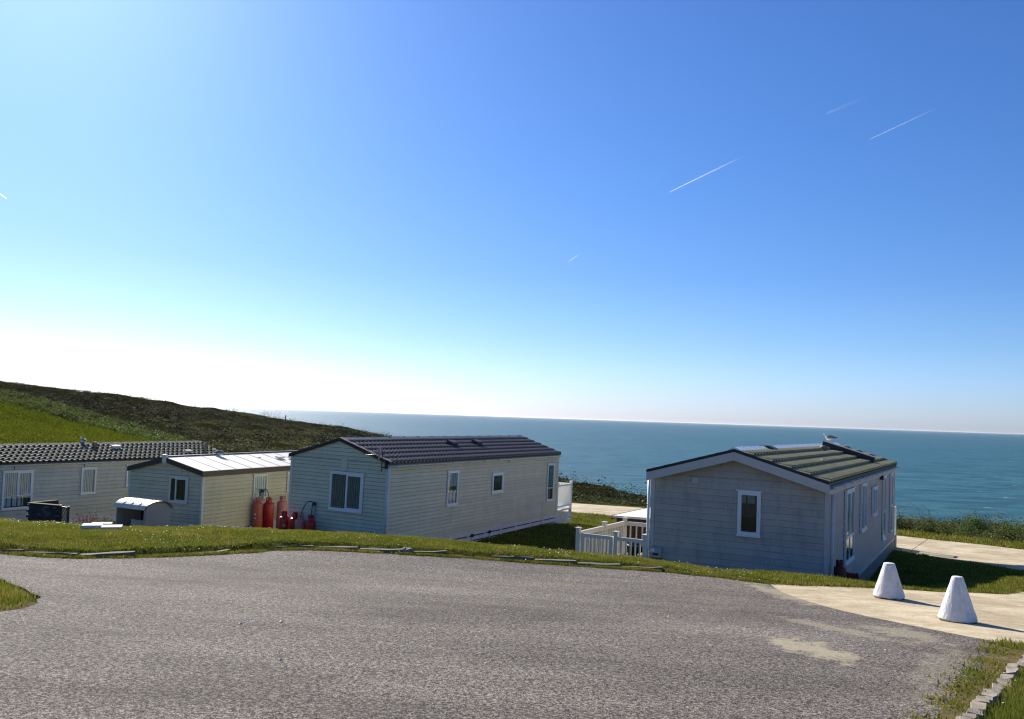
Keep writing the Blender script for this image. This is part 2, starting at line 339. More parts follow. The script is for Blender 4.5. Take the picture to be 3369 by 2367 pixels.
def tri_mesh(name, V, mt, tint=None, nper=3):
    """many separate small faces in one mesh, with a tint colour per face"""
    n = len(V)//nper
    me = bpy.data.meshes.new(name); me.vertices.add(len(V)); me.vertices.foreach_set('co', np.asarray(V, np.float32).ravel())
    me.loops.add(len(V)); me.loops.foreach_set('vertex_index', np.arange(len(V), dtype=np.int32))
    me.polygons.add(n); me.polygons.foreach_set('loop_start', np.arange(0, len(V), nper, dtype=np.int32)); me.polygons.foreach_set('loop_total', np.full(n, nper, np.int32))
    me.update(calc_edges=True)
    if tint is not None:
        at = me.color_attributes.new('tint', 'FLOAT_COLOR', 'POINT')
        c = np.ones((n, 4), np.float32); c[:, :3] = tint; at.data.foreach_set('color', np.repeat(c, nper, 0).ravel())
    me.materials.append(mt); o = bpy.data.objects.new(name, me); col.objects.link(o); return o

# ---------------------------------------------------------------- terrain
PTS = np.array([(-40.0,-40.0,3.58),(-14.0,-40.0,3.55),(-6.0,-40.0,3.35),(0.0,-40.0,3.2),(6.0,-40.0,3.05),(14.0,-40.0,2.85),(40.0,-40.0,2.82),(-40.0,-15.0,1.58),(-14.0,-15.0,1.55),(-6.0,-15.0,1.35),(0.0,-15.0,1.2),(6.0,-15.0,1.05),(14.0,-15.0,0.85),(40.0,-15.0,0.82),(-40.0,-3.0,0.62),(-14.0,-3.0,0.59),(-6.0,-3.0,0.39),(0.0,-3.0,0.24),(6.0,-3.0,0.09),(14.0,-3.0,-0.11),(40.0,-3.0,-0.14),(-40.0,3.0,0.14),(-14.0,3.0,0.11),(-6.0,3.0,-0.09),(0.0,3.0,-0.24),(6.0,3.0,-0.39),(14.0,3.0,-0.59),(40.0,3.0,-0.62),(-40.0,8.0,-0.26),(-14.0,8.0,-0.29),(-6.0,8.0,-0.49),(0.0,8.0,-0.64),(6.0,8.0,-0.79),(14.0,8.0,-0.99),(40.0,8.0,-1.02),(-40.0,12.0,-0.58),(-14.0,12.0,-0.61),(-6.0,12.0,-0.81),(0.0,12.0,-0.96),(6.0,12.0,-1.11),(14.0,12.0,-1.31),(40.0,12.0,-1.34),(-8.0,14.0,-0.92),(-4.0,16.0,-1.18),(0.0,17.0,-1.36),(4.0,17.5,-1.5),(6.0,16.0,-1.43),(9.0,15.0,-1.42),(12.0,18.0,-1.74),(-11.08,19.5,-1.03),(-9.88,20.0,-1.16),(-8.91,20.3,-1.23),(-6.89,20.8,-1.25),(-4.35,20.8,-1.31),(-2.65,20.8,-1.35),(-0.99,21.0,-1.48),(0.26,20.5,-1.48),(1.62,20.5,-1.56),(3.22,20.3,-1.59),(4.98,19.8,-1.63),(6.9,19.3,-1.65),(7.57,19.2,-1.69),(-3.6,26.46,-2.64),(-6.9,28.11,-2.21),(2.08,37.82,-2.88),(-1.22,39.48,-2.82),(-1.36,30.93,-2.87),(-4.22,33.48,-2.53),(-5.52,26.75,-2.26),(-6.68,27.44,-2.18),(-1.81,26.68,-2.81),(0.42,31.16,-2.93),(3.56,37.42,-2.91),(7.96,22.04,-2.47),(3.93,24.26,-2.64),(11.32,28.18,-3.27),(7.29,30.39,-3.16),(15.84,36.42,-3.32),(11.81,38.64,-3.29),(5.66,22.63,-2.5),(9.01,21.47,-2.49),(10.54,24.05,-2.83),(12.64,27.46,-3.27),(17.45,36.23,-3.33),(1.99,25.09,-2.72),(4.01,28.77,-2.88),(-10.25,29.89,-2.82),(-13.28,31.21,-2.83),(-6.65,38.14,-2.93),(-9.68,39.46,-2.93),(-9.05,32.64,-2.94),(-12.52,28.69,-2.78),(-19.39,31.75,-3.29),(-22.44,33.84,-3.3),(-13.17,40.82,-3.17),(-16.22,42.91,-3.18),(-16.56,35.87,-3.24),(-18.15,30.9,-3.29),(-15.33,35.02,-3.23),(-12.5,39.15,-3.18),(3.0,33.0,-3.1),(1.0,40.0,-3.2),(5.0,40.0,-3.3),(-6.0,47.0,-3.2),(-15.0,50.0,-3.3),(-28.0,45.0,-3.2),(-30.0,60.0,-3.1),(-10.0,62.0,-3.1),(4.0,50.0,-3.4),(12.0,45.0,-3.4),(18.0,38.0,-3.35),(20.0,33.0,-3.15),(24.0,37.0,-3.3),(17.0,42.0,-3.4),(24.0,43.0,-3.5),(40.0,45.0,-3.6),(35.0,30.0,-2.4),(25.0,20.0,-1.9),(17.12,29.5,-2.97),(-41.34,72.0,-2.09),(-48.94,85.0,-0.88),(-57.77,100.0,1.43),(-66.61,115.0,3.93),(-33.66,85.0,-1.88),(-44.79,95.0,-0.83),(-57.34,121.0,3.02),(-53.61,125.0,2.7),(-48.26,130.0,1.65),(-42.16,138.0,0.92),(-36.76,145.0,-0.16),(-22.7,90.0,-1.89),(-27.88,150.0,-1.12),(-21.69,150.0,-2.19),(-12.96,90.0,-1.88),(-7.17,120.0,-3.6),(5.31,92.0,-4.66),(10.4,66.0,-4.06),(0.63,60.0,-3.88),(-90.0,80.0,0.0),(-90.0,120.0,7.0),(-60.0,60.0,-1.0),(-60.0,40.0,-1.5),(10.99,19.0,-1.77),(12.72,22.0,-2.11),(14.51,25.0,-2.44),(9.73,18.7,-1.74),(10.92,21.0,-2.02),(12.74,24.5,-2.47),(10.33,18.8,-1.76),(8.75,18.5,-1.71),(10.17,21.5,-2.2),(11.76,19.0,-1.8),(14.86,24.0,-2.3),(19.73,45.0,-3.47),(25.88,44.5,-3.61)])
COAST = np.array([(-300.0,150.0),(-66.2,115.0),(-60.9,118.0),(-53.4,125.0),(-48.1,130.0),(-42.1,138.0),(-36.7,145.0),(-21.8,150.0),(-7.4,122.0),(5.3,94.0),(10.4,67.0),(15.6,55.0),(20.9,47.5),(27.1,46.5),(60.0,50.0),(300.0,60.0)])
def _fit():
    X = PTS[:, :2]; n = len(X); d2 = ((X[:, None]-X[None])**2).sum(-1)
    K = 0.5*d2*np.log(d2+1e-12)+0.02*np.eye(n); P = np.hstack([np.ones((n, 1)), X])
    A = np.zeros((n+3, n+3)); A[:n, :n] = K; A[:n, n:] = P; A[n:, :n] = P.T
    return np.linalg.solve(A, np.concatenate([PTS[:, 2], [0, 0, 0]]))
TW = _fit()
def HT(X, Y):
    X = np.asarray(X, float); Y = np.asarray(Y, float); sh = X.shape; x = X.ravel(); y = Y.ravel(); out = np.empty(len(x))
    for i in range(0, len(x), 20000):
        xx = x[i:i+20000]; yy = y[i:i+20000]; xc = np.clip(xx, -95, 60); yc = np.clip(yy, -45, 155)
        d2 = (xc[:, None]-PTS[None, :, 0])**2+(yc[:, None]-PTS[None, :, 1])**2
        z = (.5*d2*np.log(d2+1e-12))@TW[:-3]+TW[-3]+TW[-2]*xc+TW[-1]*yc
        t = np.maximum(0, yy-np.interp(xx, COAST[:, 0], COAST[:, 1])); z = z-np.where(t < 3, .08*t*t, .72+.55*(t-3))
        out[i:i+20000] = np.maximum(z, -60)
    return out.reshape(sh)
def ht(x, y): return float(HT(np.array([x]), np.array([y]))[0])
def inside(poly, x, y):
    poly = np.array(poly); r = np.zeros(x.shape, bool); n = len(poly)
    for i in range(n):
        x0, y0 = poly[i]; x1, y1 = poly[(i+1) % n]
        if y0 == y1: continue
        c = ((y0 > y) != (y1 > y)) & (x < (x1-x0)*(y-y0)/(y1-y0)+x0); r ^= c
    return r
def dist_line(line, x, y):
    d = np.full(x.shape, 1e9)
    for (x0, y0), (x1, y1) in zip(line[:-1], line[1:]):
        vx, vy = x1-x0, y1-y0; L = vx*vx+vy*vy+1e-12; t = np.clip(((x-x0)*vx+(y-y0)*vy)/L, 0, 1)
        d = np.minimum(d, np.hypot(x-x0-t*vx, y-y0-t*vy))
    return d
def densify(line, step, jit=0.0, closed=False):
    pts = list(line)+([line[0]] if closed else []); out = []
    for (x0, y0), (x1, y1) in zip(pts[:-1], pts[1:]):
        n = max(1, int(math.hypot(x1-x0, y1-y0)/step))
        for k in range(n): out.append((x0+(x1-x0)*k/n, y0+(y1-y0)*k/n))
    if not closed: out.append(pts[-1])
    if jit:
        out = [(x+jit*math.sin(x*5.1+y*3.3)*.6+random.uniform(-jit, jit)*.6, y+jit*math.cos(x*4.3-y*6.1)*.6+random.uniform(-jit, jit)*.6) for x, y in out]
    return out

TF = [(-40, 14.2), (-20, 14.5), (-12, 14.6), (-8.31, 14.7), (-7.53, 14.72), (-7.06, 14.85), (-6.41, 15.35), (-5.76, 16.05), (-4.91, 16.95), (-4.29, 17.6), (-3.63, 17.85), (-2.11, 18.0), (-1.01, 18.2), (0.1, 18.25), (1.61, 18.25), (3.38, 18.3), (4.47, 18.0), (5.17, 17.4)]
AL = [(5.17, 17.35), (5.11, 16.35), (5.16, 15.65), (5.29, 14.65), (5.53, 13.6), (5.81, 12.75), (6.15, 11.85), (6.35, 11.5), (7.0, 11.2), (9, 10.4), (14, 9)]
DR = [(6.35, 11.5), (6.1, 11.15), (5.12, 9.55), (4.3, 8.35), (3.4, 7.05), (2.3, 5.4), (0.8, 3.4), (1.2, 1.8), (4, -3), (5, -18)]
KOFF = .27
PL = [(-16, 13.4), (-9, 12.6), (-6.76, 12.0), (-6.16, 11.35), (-5.58, 10.7), (-5.27, 10.15), (-5.17, 9.7), (-5.3, 9.25), (-6.2, 8.6), (-9, 7.6), (-20, 5)]
EDG = [(6.6, 11.0), (6.36, 10.7), (5.89, 10.1), (5.43, 9.5), (4.87, 8.7), (4.2, 7.8), (3.7, 7.1), (2.75, 5.8)]
TARMAC = densify(TF, 0.25, 0.03)[:-1]+densify(AL[:8], 0.25)+densify(DR, 0.25, 0.05)[1:]+[(-40, -18)]
left_patch = densify(PL, 0.2, 0.05)
AU = [(5.17, 17.35), (5.81, 17.3), (7.14, 17.45), (8.1, 17.9), (8.84, 18.3), (9.5, 18.45), (10.27, 18.5), (11.2, 19.35), (13.05, 22.3), (14.4, 24.5), (16.9, 28.4), (17.4, 29.9), (17.55, 31.45), (17.42, 33.25), (16.87, 34.45), (16.34, 35.85), (15.4, 36.9), (5.72, 46.6), (3.45, 47.7), (-20, 56)]
RF = [(-20, 64), (4.08, 56.2), (7.86, 53.4), (18.53, 42.25), (19.98, 40.8), (21.23, 39.75), (22.1, 38.4), (25, 34), (26, 24), (22, 14)]
ROAD = densify(AL[:8], 0.25)+AL[8:]+list(reversed(RF))[:-1]+[RF[0]]+list(reversed(densify(AU, 0.3, 0.03)))
ROAD = ROAD[:-1]
SHEETS = [TARMAC, ROAD]

def ground():
    xs = np.unique(np.concatenate([np.arange(-16, 18, .25), np.arange(18, 44, 1.), np.arange(-60, -16, 1.), np.arange(-120, -60, 3.), np.arange(44, 110, 3.), np.arange(-400, -120, 25.), np.arange(110, 401, 25.)]))
    ys = np.unique(np.concatenate([np.arange(4, 46, .25), np.arange(46, 160, 1.), np.arange(-10, 4, 1.), np.arange(-60, -10, 5.), np.arange(160, 280, 6.)]))
    X, Y = np.meshgrid(xs, ys); Z = HT(X, Y)
    inT = inside(TARMAC, X, Y) & ~inside(left_patch, X, Y); inR = inside(ROAD, X, Y)
    Z = Z-0.07*(inT | inR)
    # turf stands proud of the tarmac beyond the kerb, and lies in soft hummocks
    beyond = ~inT & ~inR & (Y > 13)
    dT = dist_line(TF, X, Y)
    Z = Z+np.where(beyond & (X < 4.5) & (Y < 24), 0.1*np.clip((4.5-X)/2.5, 0, 1)*np.clip((dT-0.3)/0.12, 0, 1)*np.clip((5-dT)/3, 0, 1), 0)
    Z = Z+np.where(beyond, 0.02*np.sin(X*2.1+1)*np.sin(Y*1.7)+0.012*np.sin(X*5.3+Y*3.1), 0)
    hb = np.interp(X, HB[:, 0], HB[:, 1]); heath = Y > hb
    Z = Z+np.where(heath, 0.25*np.sin(X*.55+Y*.2)*np.sin(Y*.43)+0.12*np.sin(X*1.3+2)*np.sin(Y*1.1), 0)*np.clip((Y-hb)/6, 0, 1)
    ny, nx = X.shape; idx = np.arange(nx*ny).reshape(ny, nx)
    q = np.stack([idx[:-1, :-1], idx[:-1, 1:], idx[1:, 1:], idx[1:, :-1]], -1).reshape(-1, 4)
    cx = ((X[:-1, :-1]+X[1:, 1:])/2).ravel(); cy = ((Y[:-1, :-1]+Y[1:, 1:])/2).ravel()
    cl = np.zeros(len(q), int); cl[(cy > 60) & (cx < 0)] = 1; cl[cy > np.interp(cx, HB[:, 0], HB[:, 1])] = 2
    V = np.stack([X.ravel(), Y.ravel(), Z.ravel()], -1)
    for k, (nm, mt) in enumerate([('lawn', M['lawn']), ('field', M['field']), ('hillside', M['heath'])]):
        qq = q[cl == k]; u, inv = np.unique(qq.ravel(), return_inverse=True)
        me = bpy.data.meshes.new(nm); me.vertices.add(len(u)); me.vertices.foreach_set('co', V[u].astype(np.float32).ravel())
        me.loops.add(len(inv)); me.loops.foreach_set('vertex_index', inv.astype(np.int32).ravel()); me.polygons.add(len(qq))
        me.polygons.foreach_set('loop_start', np.arange(0, len(inv), 4, dtype=np.int32)); me.polygons.foreach_set('loop_total', np.full(len(qq), 4, np.int32))
        me.polygons.foreach_set('use_smooth', np.ones(len(qq), bool)); me.update(calc_edges=True); me.materials.append(mt)
        o = bpy.data.objects.new(nm, me); col.objects.link(o); tag(o, kind='structure')
HB = np.array([(-400, 130), (-90, 112), (-57.9, 100.2), (-49.2, 96.6), (-42.5, 93), (-33.7, 85.2), (-25, 72), (-15, 66), (0, 60), (4, 57.8), (8, 55), (12, 50.5), (18.5, 44.8), (21, 42.9), (23.8, 40.5), (28, 36), (60, 34), (400, 34)])
ground()

def sheet(name, poly, mt, off, res, hole=None, parent=None):
    P = np.array(poly); x0, y0 = P.min(0); x1, y1 = P.max(0)
    gx, gy = np.meshgrid(np.arange(x0, x1, res), np.arange(y0, y1, res)); gx = gx.ravel(); gy = gy.ravel()
    k = inside(poly, gx, gy) & (dist_line(list(poly)+[poly[0]], gx, gy) > res*.3)
    vs = [Vector(p) for p in poly]; faces = [list(range(len(poly)))]
    pts = [Vector((a, b)) for a, b in zip(gx[k], gy[k])]
    ed = []
    if hole is not None:
        k2 = inside(poly, np.array([p[0] for p in hole]), np.array([p[1] for p in hole])); n0 = len(vs)+len(pts)
        pts += [Vector(p) for p in hole]; ed = [(n0+i, n0+(i+1) % len(hole)) for i in range(len(hole))]
    v2, _, fc, *_ = delaunay_2d_cdt(vs+pts, ed, faces, 1, 1e-4)
    xy = np.array([tuple(v) for v in v2])
    fc = [f for f in fc]
    if hole is not None:
        c = np.array([xy[list(f)].mean(0) for f in fc]); h = inside(hole, c[:, 0], c[:, 1]); fc = [f for f, t in zip(fc, h) if not t]
    z = HT(xy[:, 0], xy[:, 1])+off; n = len(xy)
    V = [(a, b, c) for (a, b), c in zip(xy, z)]
    from collections import Counter
    ec = Counter()
    for f in fc:
        for i in range(len(f)): ec[(f[i], f[(i+1) % len(f)])] += 1
    low = {}; F = [tuple(f) for f in fc]
    for (a, b) in list(ec):
        if (b, a) not in ec:
            for q in (a, b):
                if q not in low: low[q] = len(V); V.append((V[q][0], V[q][1], V[q][2]-0.1))
            F.append((b, a, low[a], low[b]))
    me = bpy.data.meshes.new(name); me.from_pydata(V, [], F); me.materials.append(mt); me.update()
    o = bpy.data.objects.new(name, me); col.objects.link(o)
    if parent: o.parent = parent
    return o
tag(sheet('tarmac', TARMAC, M['tarmac'], 0.0, 0.6, hole=left_patch), kind='structure')
tag(sheet('bare_earth', densify(DR[:7], .25, .06)+list(reversed(densify(EDG, .3))), M['dirt'], 0.008, 0.4), kind='structure')
rim = [(-5.3, 9.25), (-6.2, 8.6), (-9, 7.6), (-9, 7.9), (-6.4, 8.95), (-5.6, 9.5), (-5.42, 9.9), (-5.45, 10.2), (-5.27, 10.15), (-5.17, 9.7)]
tag(sheet('bare_earth', densify(rim, .2, .04), M['dirt'], 0.002, 0.4), kind='structure')
# concrete road in slabs: cut across by joints
def clip(poly, n, d, keep):
    out = []; s = lambda p: (p[0]*n[0]+p[1]*n[1]-d)*keep
    for i in range(len(poly)):
        a, b = poly[i], poly[(i+1) % len(poly)]; sa, sb = s(a), s(b)
        if sa >= 0: out.append(a)
        if sa*sb < 0: t = sa/(sa-sb); out.append((a[0]+(b[0]-a[0])*t, a[1]+(b[1]-a[1])*t))
    return out
road = bpy.data.objects.new('concrete_road', None); col.objects.link(road); tag(road, kind='structure')
cuts = [((0.72, 0.69), 16.55*0.72+35.2*0.69+1.9)]
j = 0
def cut_all(polys, n, d, where):
    out = []
    for p in polys:
        c = np.mean(p, 0)
        a = clip(p, n, d-0.02, -1); b = clip(p, n, d+0.02, 1)
        if where(c) and len(a) > 2 and len(b) > 2: out += [a, b]
        else: out.append(p)
    return out
polys = [ROAD]
nrm = Vector((0.80, 0.60)); polys = cut_all(polys, (0, 1), 25.5, lambda c: True)      # apron | upper road
polys = [q for p in polys for q in (cut_all([p], (1.0, -0.62), 17.9-0.62*38.6, lambda c: True) if np.mean(p, 0)[1] > 30 else [p])]
for p in polys: sheet('slab', p, M['concrete'], 0.004, 0.6, parent=road)

# ---------------------------------------------------------------- sea
mb = MB(); mb.add([(-90000, 90, -45), (90000, 90, -45), (90000, 120000, -45), (-90000, 120000, -45)], [(0, 1, 2, 3)])
tag(mb.build('sea', M['sea']), kind='structure')

hz = bpy.data.materials.new('sea_haze'); hz.use_nodes = True; hn = hz.node_tree; hn.nodes.clear()
hv = N(hn, 'ShaderNodeVolumePrincipled', i_Density=0.7e-5, i_Anisotropy=0.4); hv.inputs['Color'].default_value = (0.93, 0.96, 1, 1)
ho = N(hn, 'ShaderNodeOutputMaterial'); hn.links.new(hv.outputs[0], ho.inputs['Volume'])
hm = MB().box(-95000, 95000, -300, 125000, -62, 30); tag(hm.build('haze', hz), kind='stuff')

# ---------------------------------------------------------------- kerbs and edging
kerb = empty('kerb', (0, 18, ht(0, 18)), 'low broken stone kerb along the far edge of the tarmac', 'kerb')
def along(line, s):
    for (x0, y0), (x1, y1) in zip(line[:-1], line[1:]):
        L = math.hypot(x1-x0, y1-y0)
        if s <= L: return x0+(x1-x0)*s/L, y0+(y1-y0)*s/L, math.atan2(y1-y0, x1-x0)
        s -= L
    return None
def rough_block(l, w, h, seed, k=0.1):
    rnd = random.Random(seed); bm = bmesh.new(); bmesh.ops.create_cube(bm, size=1)
    bmesh.ops.subdivide_edges(bm, edges=[e for e in bm.edges if abs(e.verts[0].co.x-e.verts[1].co.x) > .5], cuts=2)
    for v in bm.verts: v.co = Vector((v.co.x*l, v.co.y*w, v.co.z*h))+Vector([rnd.uniform(-1, 1)*k*w for _ in range(3)])
    me = bpy.data.meshes.new('kerb_stone'); bm.to_mesh(me); bm.free(); return me
blocks = []
for i in range(5):
    me = rough_block(.86, .13, .2, i); me.materials.append(M['stone']); blocks.append(me)
KL = [(x-0.02, y+KOFF) for x, y in TF[2:]]
s = 2.6; i = 0
while True:
    a = along(KL, s)
    if not a or a[0] > 2.9: break
    x, y, r = a
    keep = (x < -6.3) or (-6 < x < -3.2 and i % 3) or (x > -3.2 and i % 7 != 4)
    if keep:
        put(blocks[i % 5], 'kerb_stone', kerb, Matrix.Translation(Vector((x, y, ht(x, y)-0.045+random.uniform(-.03, .012)-(0.0 if x < -6.6 or x > -3 else .02)))-kerb.location) @ Matrix.Rotation(r+random.uniform(-.03, .03), 4, 'Z') @ Matrix.Rotation(random.uniform(-.02, .02), 4, 'Y'))
    s += 0.9; i += 1
edging = empty('stone_edging', (5, 9, ht(5, 9)), 'rough pale stone edging between the tarmac and the grass at the bottom right corner', 'edging')
eblocks = []
for i in range(5):
    me = rough_block(.2, .1, .16, 20+i, .14); me.materials.append(M['stone_pale']); eblocks.append(me)
s = 0.2; i = 0
while True:
    a = along(EDG, s)
    if not a: break
    x, y, r = a; k = random.uniform(.55, 1.25)
    if random.random() < .07: s += random.uniform(.06, .2); i += 1; continue
    put(eblocks[i % 5], 'stone', edging, Matrix.Translation(Vector((x+random.uniform(-.03, .03), y, ht(x, y)+random.uniform(-.055, -.02)))-edging.location) @ Matrix.Rotation(r+random.uniform(-.16, .16), 4, 'Z') @ Matrix.Rotation(random.uniform(-.12, .12), 4, 'X') @ Matrix.Diagonal((k, random.uniform(.8, 1.15), random.uniform(.8, 1.1), 1)))
    s += 0.2*k+random.choice([0, 0, 0.02, 0.16 if i > 2 and i % 5 == 0 else 0]); i += 1
w = (-2.0, 18.22); o = MB(); me = rough_block(.2, .1, .12, 77, .25); me.materials.append(M['stone_pale'])
put(me, 'kerb_stone', kerb, Matrix.Translation(Vector((w[0], w[1]+.05, ht(*w)+.03))-kerb.location))['label'] = 'small white stone in a gap of the kerb'

# white slabs in the grass
sb = empty('paving_slabs', (-8.9, 19.6, ht(-8.9, 19.6)), 'two bleached white paving slabs lying in the grass before the curved-lid locker', 'paving slabs')
for (cx, cy, a, w, l) in [(-8.25, 18.65, .35, .4, .42), (-8.7, 18.75, .35, .4, .42), (-8.85, 19.5, .35, .42, .3)]:
    MB().box(-w/2, w/2, -l/2, l/2, -.03, .05).build('paving_slab', M['slab'], sb, mtx=Matrix.Translation(Vector((cx, cy, ht(cx, cy)+.07))-sb.location) @ Matrix.Rotation(a, 4, 'Z'), bevel=.006)

# ---------------------------------------------------------------- holiday homes
def frame(base, b, a, c):
    m = Matrix((Vector(b), Vector(a), Vector(c))).transposed().to_4x4(); m.translation = Vector(base); return m
FR = dict(
 A=frame((-3.60258, 26.46305, -2.8896), (0.89404, -0.44769, -0.01641), (0.44776, 0.89415, 0.00052), (0.01443, -0.00781, 0.99987)),
 B=frame((7.95463, 22.04535, -3.26654), (0.8767, -0.481, -0.00681), (0.48099, 0.87672, -0.00314), (0.00748, -0.00052, 0.99997)),
 C=frame((-10.25201, 29.8881, -2.96997), (0.91657, -0.39988, 0.00175), (0.39987, 0.91656, 0.00454), (-0.00341, -0.00346, 0.99999)),
 D=frame((-19.39016, 31.74814, -3.28986), (0.8248, -0.56542, 0.00244), (0.56537, 0.82477, 0.01047), (-0.00794, -0.00726, 0.99994)))
def LP(k, x, y, z): return FR[k] @ Vector((x, y, z))

class Home:
    """local frame: x right (0 is the right side wall, -W the left), y away along the side wall, z up"""
    def __init__(s, name, key, label, W, L, h, rise, ovb, ova, z0, wall, ex):
        s.e = empty(name, None, label, 'caravan', 'holiday homes above the sea', mat=FR[key]); s.W, s.L, s.h, s.rise, s.ovb, s.ova, s.z0, s.wall, s.ex = W, L, h, rise, ovb, ova, z0, wall, ex; s.gap = .009 if key != 'B' else .004
        s.sl = rise/(W/2)
        # inner shell behind the boards; its dark colour draws the lap shadow lines
        mb = MB(); t = .03
        mb.prism([(-W+t, 0.05), (-t, 0.05), (-t, h), (-W/2, h+rise-.02), (-W+t, h)], 1, t, L-t)
        mb.build('wall_core', M['dark'], s.e)
        # far gable and left side: one panel each, same cladding
    def top(s, x): return s.h+s.sl*min(-x, x+s.W) if s.rise else s.h
    def board(s, side, u0, u1, z0, z1, proud=0.0):
        """one lapped siding board; front wall: u is x; side wall: u is y"""
        mb = MB(); d0, d1 = (.02 if s.ex < .16 else .014)+proud, .002+proud
        g = s.gap
        if side == 'front':
            zt = z1-g
            if z0 >= s.h-.001:
                k0 = (z0-s.h)/s.sl; k1 = (zt-s.h)/s.sl
                a0, b0 = max(u0, -s.W+k0), min(u1, -k0); a1, b1 = max(u0, -s.W+k1), min(u1, -k1)
                if b0-a0 < .05: return
                if b1 < a1: a1 = b1 = (a0+b0)/2
            else:
                a0, b0 = u0, u1; a1, b1 = u0, u1
            vs = [(a0, -d0, z0), (b0, -d0, z0), (b1, -d1, zt), (a1, -d1, zt), (a0, .03, z0), (b0, .03, z0), (b1, .03, zt), (a1, .03, zt)]
        elif side == 'left':
            X = -s.W; vs = [(X-d0, u0, z0), (X-d0, u1, z0), (X-d1, u1, z1-g), (X-d1, u0, z1-g), (X+.03, u0, z0), (X+.03, u1, z0), (X+.03, u1, z1-g), (X+.03, u0, z1-g)]
        else:
            vs = [(d0, u0, z0), (d0, u1, z0), (d1, u1, z1-g), (d1, u0, z1-g), (-.03, u0, z0), (-.03, u1, z0), (-.03, u1, z1-g), (-.03, u0, z1-g)]
        mb.add(vs, [(0, 1, 2, 3), (4, 7, 6, 5), (0, 4, 5, 1), (1, 5, 6, 2), (2, 6, 7, 3), (3, 7, 4, 0)])
        return mb.build('siding_board', s.wall, s.e)
    def cladding(s, seams, fseams=None, rnd=None):
        z = s.z0; i = 0; W, L = s.W, s.L; fs = fseams or []
        rows = []
        while z < s.h+s.rise-.02: rows.append((z, z+s.ex)); z += s.ex
        for k, (za, zb) in enumerate(rows):
            # snap a row that straddles the eave line
            if za < s.h < zb:
                segs = [(za, s.h), (s.h, zb)] if zb-s.h > .03 and s.h-za > .03 else ([(za, s.h)] if zb-s.h <= .03 else [(s.h, zb)])
            else: segs = [(za, min(zb, s.h+s.rise))]
            for a, b in segs:
                cuts = [-W]+([rnd.uniform(-W*.8, -W*.2)] if rnd and k % 2 else [])+[0]
                for u0, u1 in zip(cuts[:-1], cuts[1:]): s.board('front', u0+.002, u1-.002, a, b)
            if za < s.h-.02:
                zb2 = min(zb, s.h)
                cuts = [0]+sorted([rnd.uniform(.08, .92)*L for _ in range(3)] if rnd else seams)+[L]
                for u0, u1 in zip(cuts[:-1], cuts[1:]): s.board('side', u0+.003, u1-.003, za, zb2)
        # left side and far gable cladding joined (not seen singly)
        mb = MB()
        for za, zb in rows:
            if za < s.h-.02: mb.add([(-W-.016, 0, za), (-W-.016, L, za), (-W-.004, L, min(zb, s.h)-.003), (-W-.004, 0, min(zb, s.h)-.003), (-W+.03, 0, za), (-W+.03, L, za), (-W+.03, L, min(zb, s.h)-.003), (-W+.03, 0, min(zb, s.h)-.003)], [(0, 1, 2, 3), (0, 4, 5, 1), (3, 2, 6, 7)])
        mb.prism([(-W, .45), (0, .45), (0, s.h), (-W/2, s.h+s.rise), (-W, s.h)], 1, L-.03, L+.01)
        o = mb.build('far_cladding', s.wall, s.e); o['kind'] = 'stuff'
    def corner(s, mt, w=.07):
        for x0, x1, y0, y1 in [(-w, .022, -.024, .03), (-s.W-.022, -s.W+w, -.024, .03)]:
            MB().box(x0, x1, y0, y1, s.z0, s.h).build('corner_trim', mt, s.e)
        MB().box(-.03, .023, -.0245+.05, w+.01, s.z0, s.h-.002).build('corner_trim', mt, s.e)
        MB().box(-.03, .025, s.L-w, s.L+.02, s.z0, s.h-.002).build('corner_trim', mt, s.e)
    # sloping-roof helpers. right slope: u along y, v down the slope from the ridge
    def slope_mtx(s, lift=0.0, side=1):
        ang = math.atan(s.sl); ridge = Vector((-s.W/2, 0, s.h+s.rise+lift))
        X = Vector((0, 1, 0)); Yv = Vector((math.cos(ang)*side, 0, -math.sin(ang))); Z = Vector((math.sin(ang)*side, 0, math.cos(ang)))
        m = Matrix((X, Yv, Z)).transposed().to_4x4(); m.translation = ridge; return m
    def slen(s): return (s.W/2+s.ovb)/math.cos(math.atan(s.sl))
    def roof_base(s, mt, th=.07):
        W = s.W; y0, y1 = -s.ova, s.L+s.ova; e = s.ovb; zr = s.h+s.rise; ze = s.h-s.sl*e
        MB().prism([(-W-e, ze), (-W/2, zr), (e, ze), (e, ze+th), (-W/2, zr+th), (-W-e, ze+th)], 1, y0, y1).build('roof', mt, s.e)
        s.th = th
    def tiles(s, mt, pitch, rows, prof, lip=.03, limit=300, rise=.03):
        """profiled roof tiles, one object each, sharing one mesh"""
        n = int(round((s.L+2*s.ova)/pitch)); pitch = (s.L+2*s.ova)/n; SL = s.slen(); cl = SL/rows
        k = len(prof); vs = []; fs = []
        ov = .04; t = .014
        for (y, up) in ((-ov if True else 0, 0.0), (cl, rise)):
            for (u, z) in prof: vs.append((u*pitch, y, (z if y > 0 else z*.3)+up+t))
        for (u, z) in prof: vs.append((u*pitch, cl-.002, min(z, .004)+rise-lip*.4))
        hollow_shade = []
        for i in range(k-1):
            fs.append((i, i+1, k+i+1, k+i))
            if max(prof[i][1], prof[i+1][1]) > .02: hollow_shade.append(len(fs))  # roll-end faces coloured dark to stand for the shade in hollow tile ends
            fs.append((k+i, k+i+1, 2*k+i+1, 2*k+i))
        # closed back so that the tile has a real body
        for (u, z) in prof: vs.append((u*pitch, -ov, -.002))
        for i in range(k-1):
            fs.append((2*k+i, 2*k+i+1, 3*k+i+1, 3*k+i)); fs.append((3*k+i, 3*k+i+1, i+1, i))
        fs.append((0, k, 2*k, 3*k)); fs.append((k-1, 4*k-1, 3*k-1, 2*k-1))
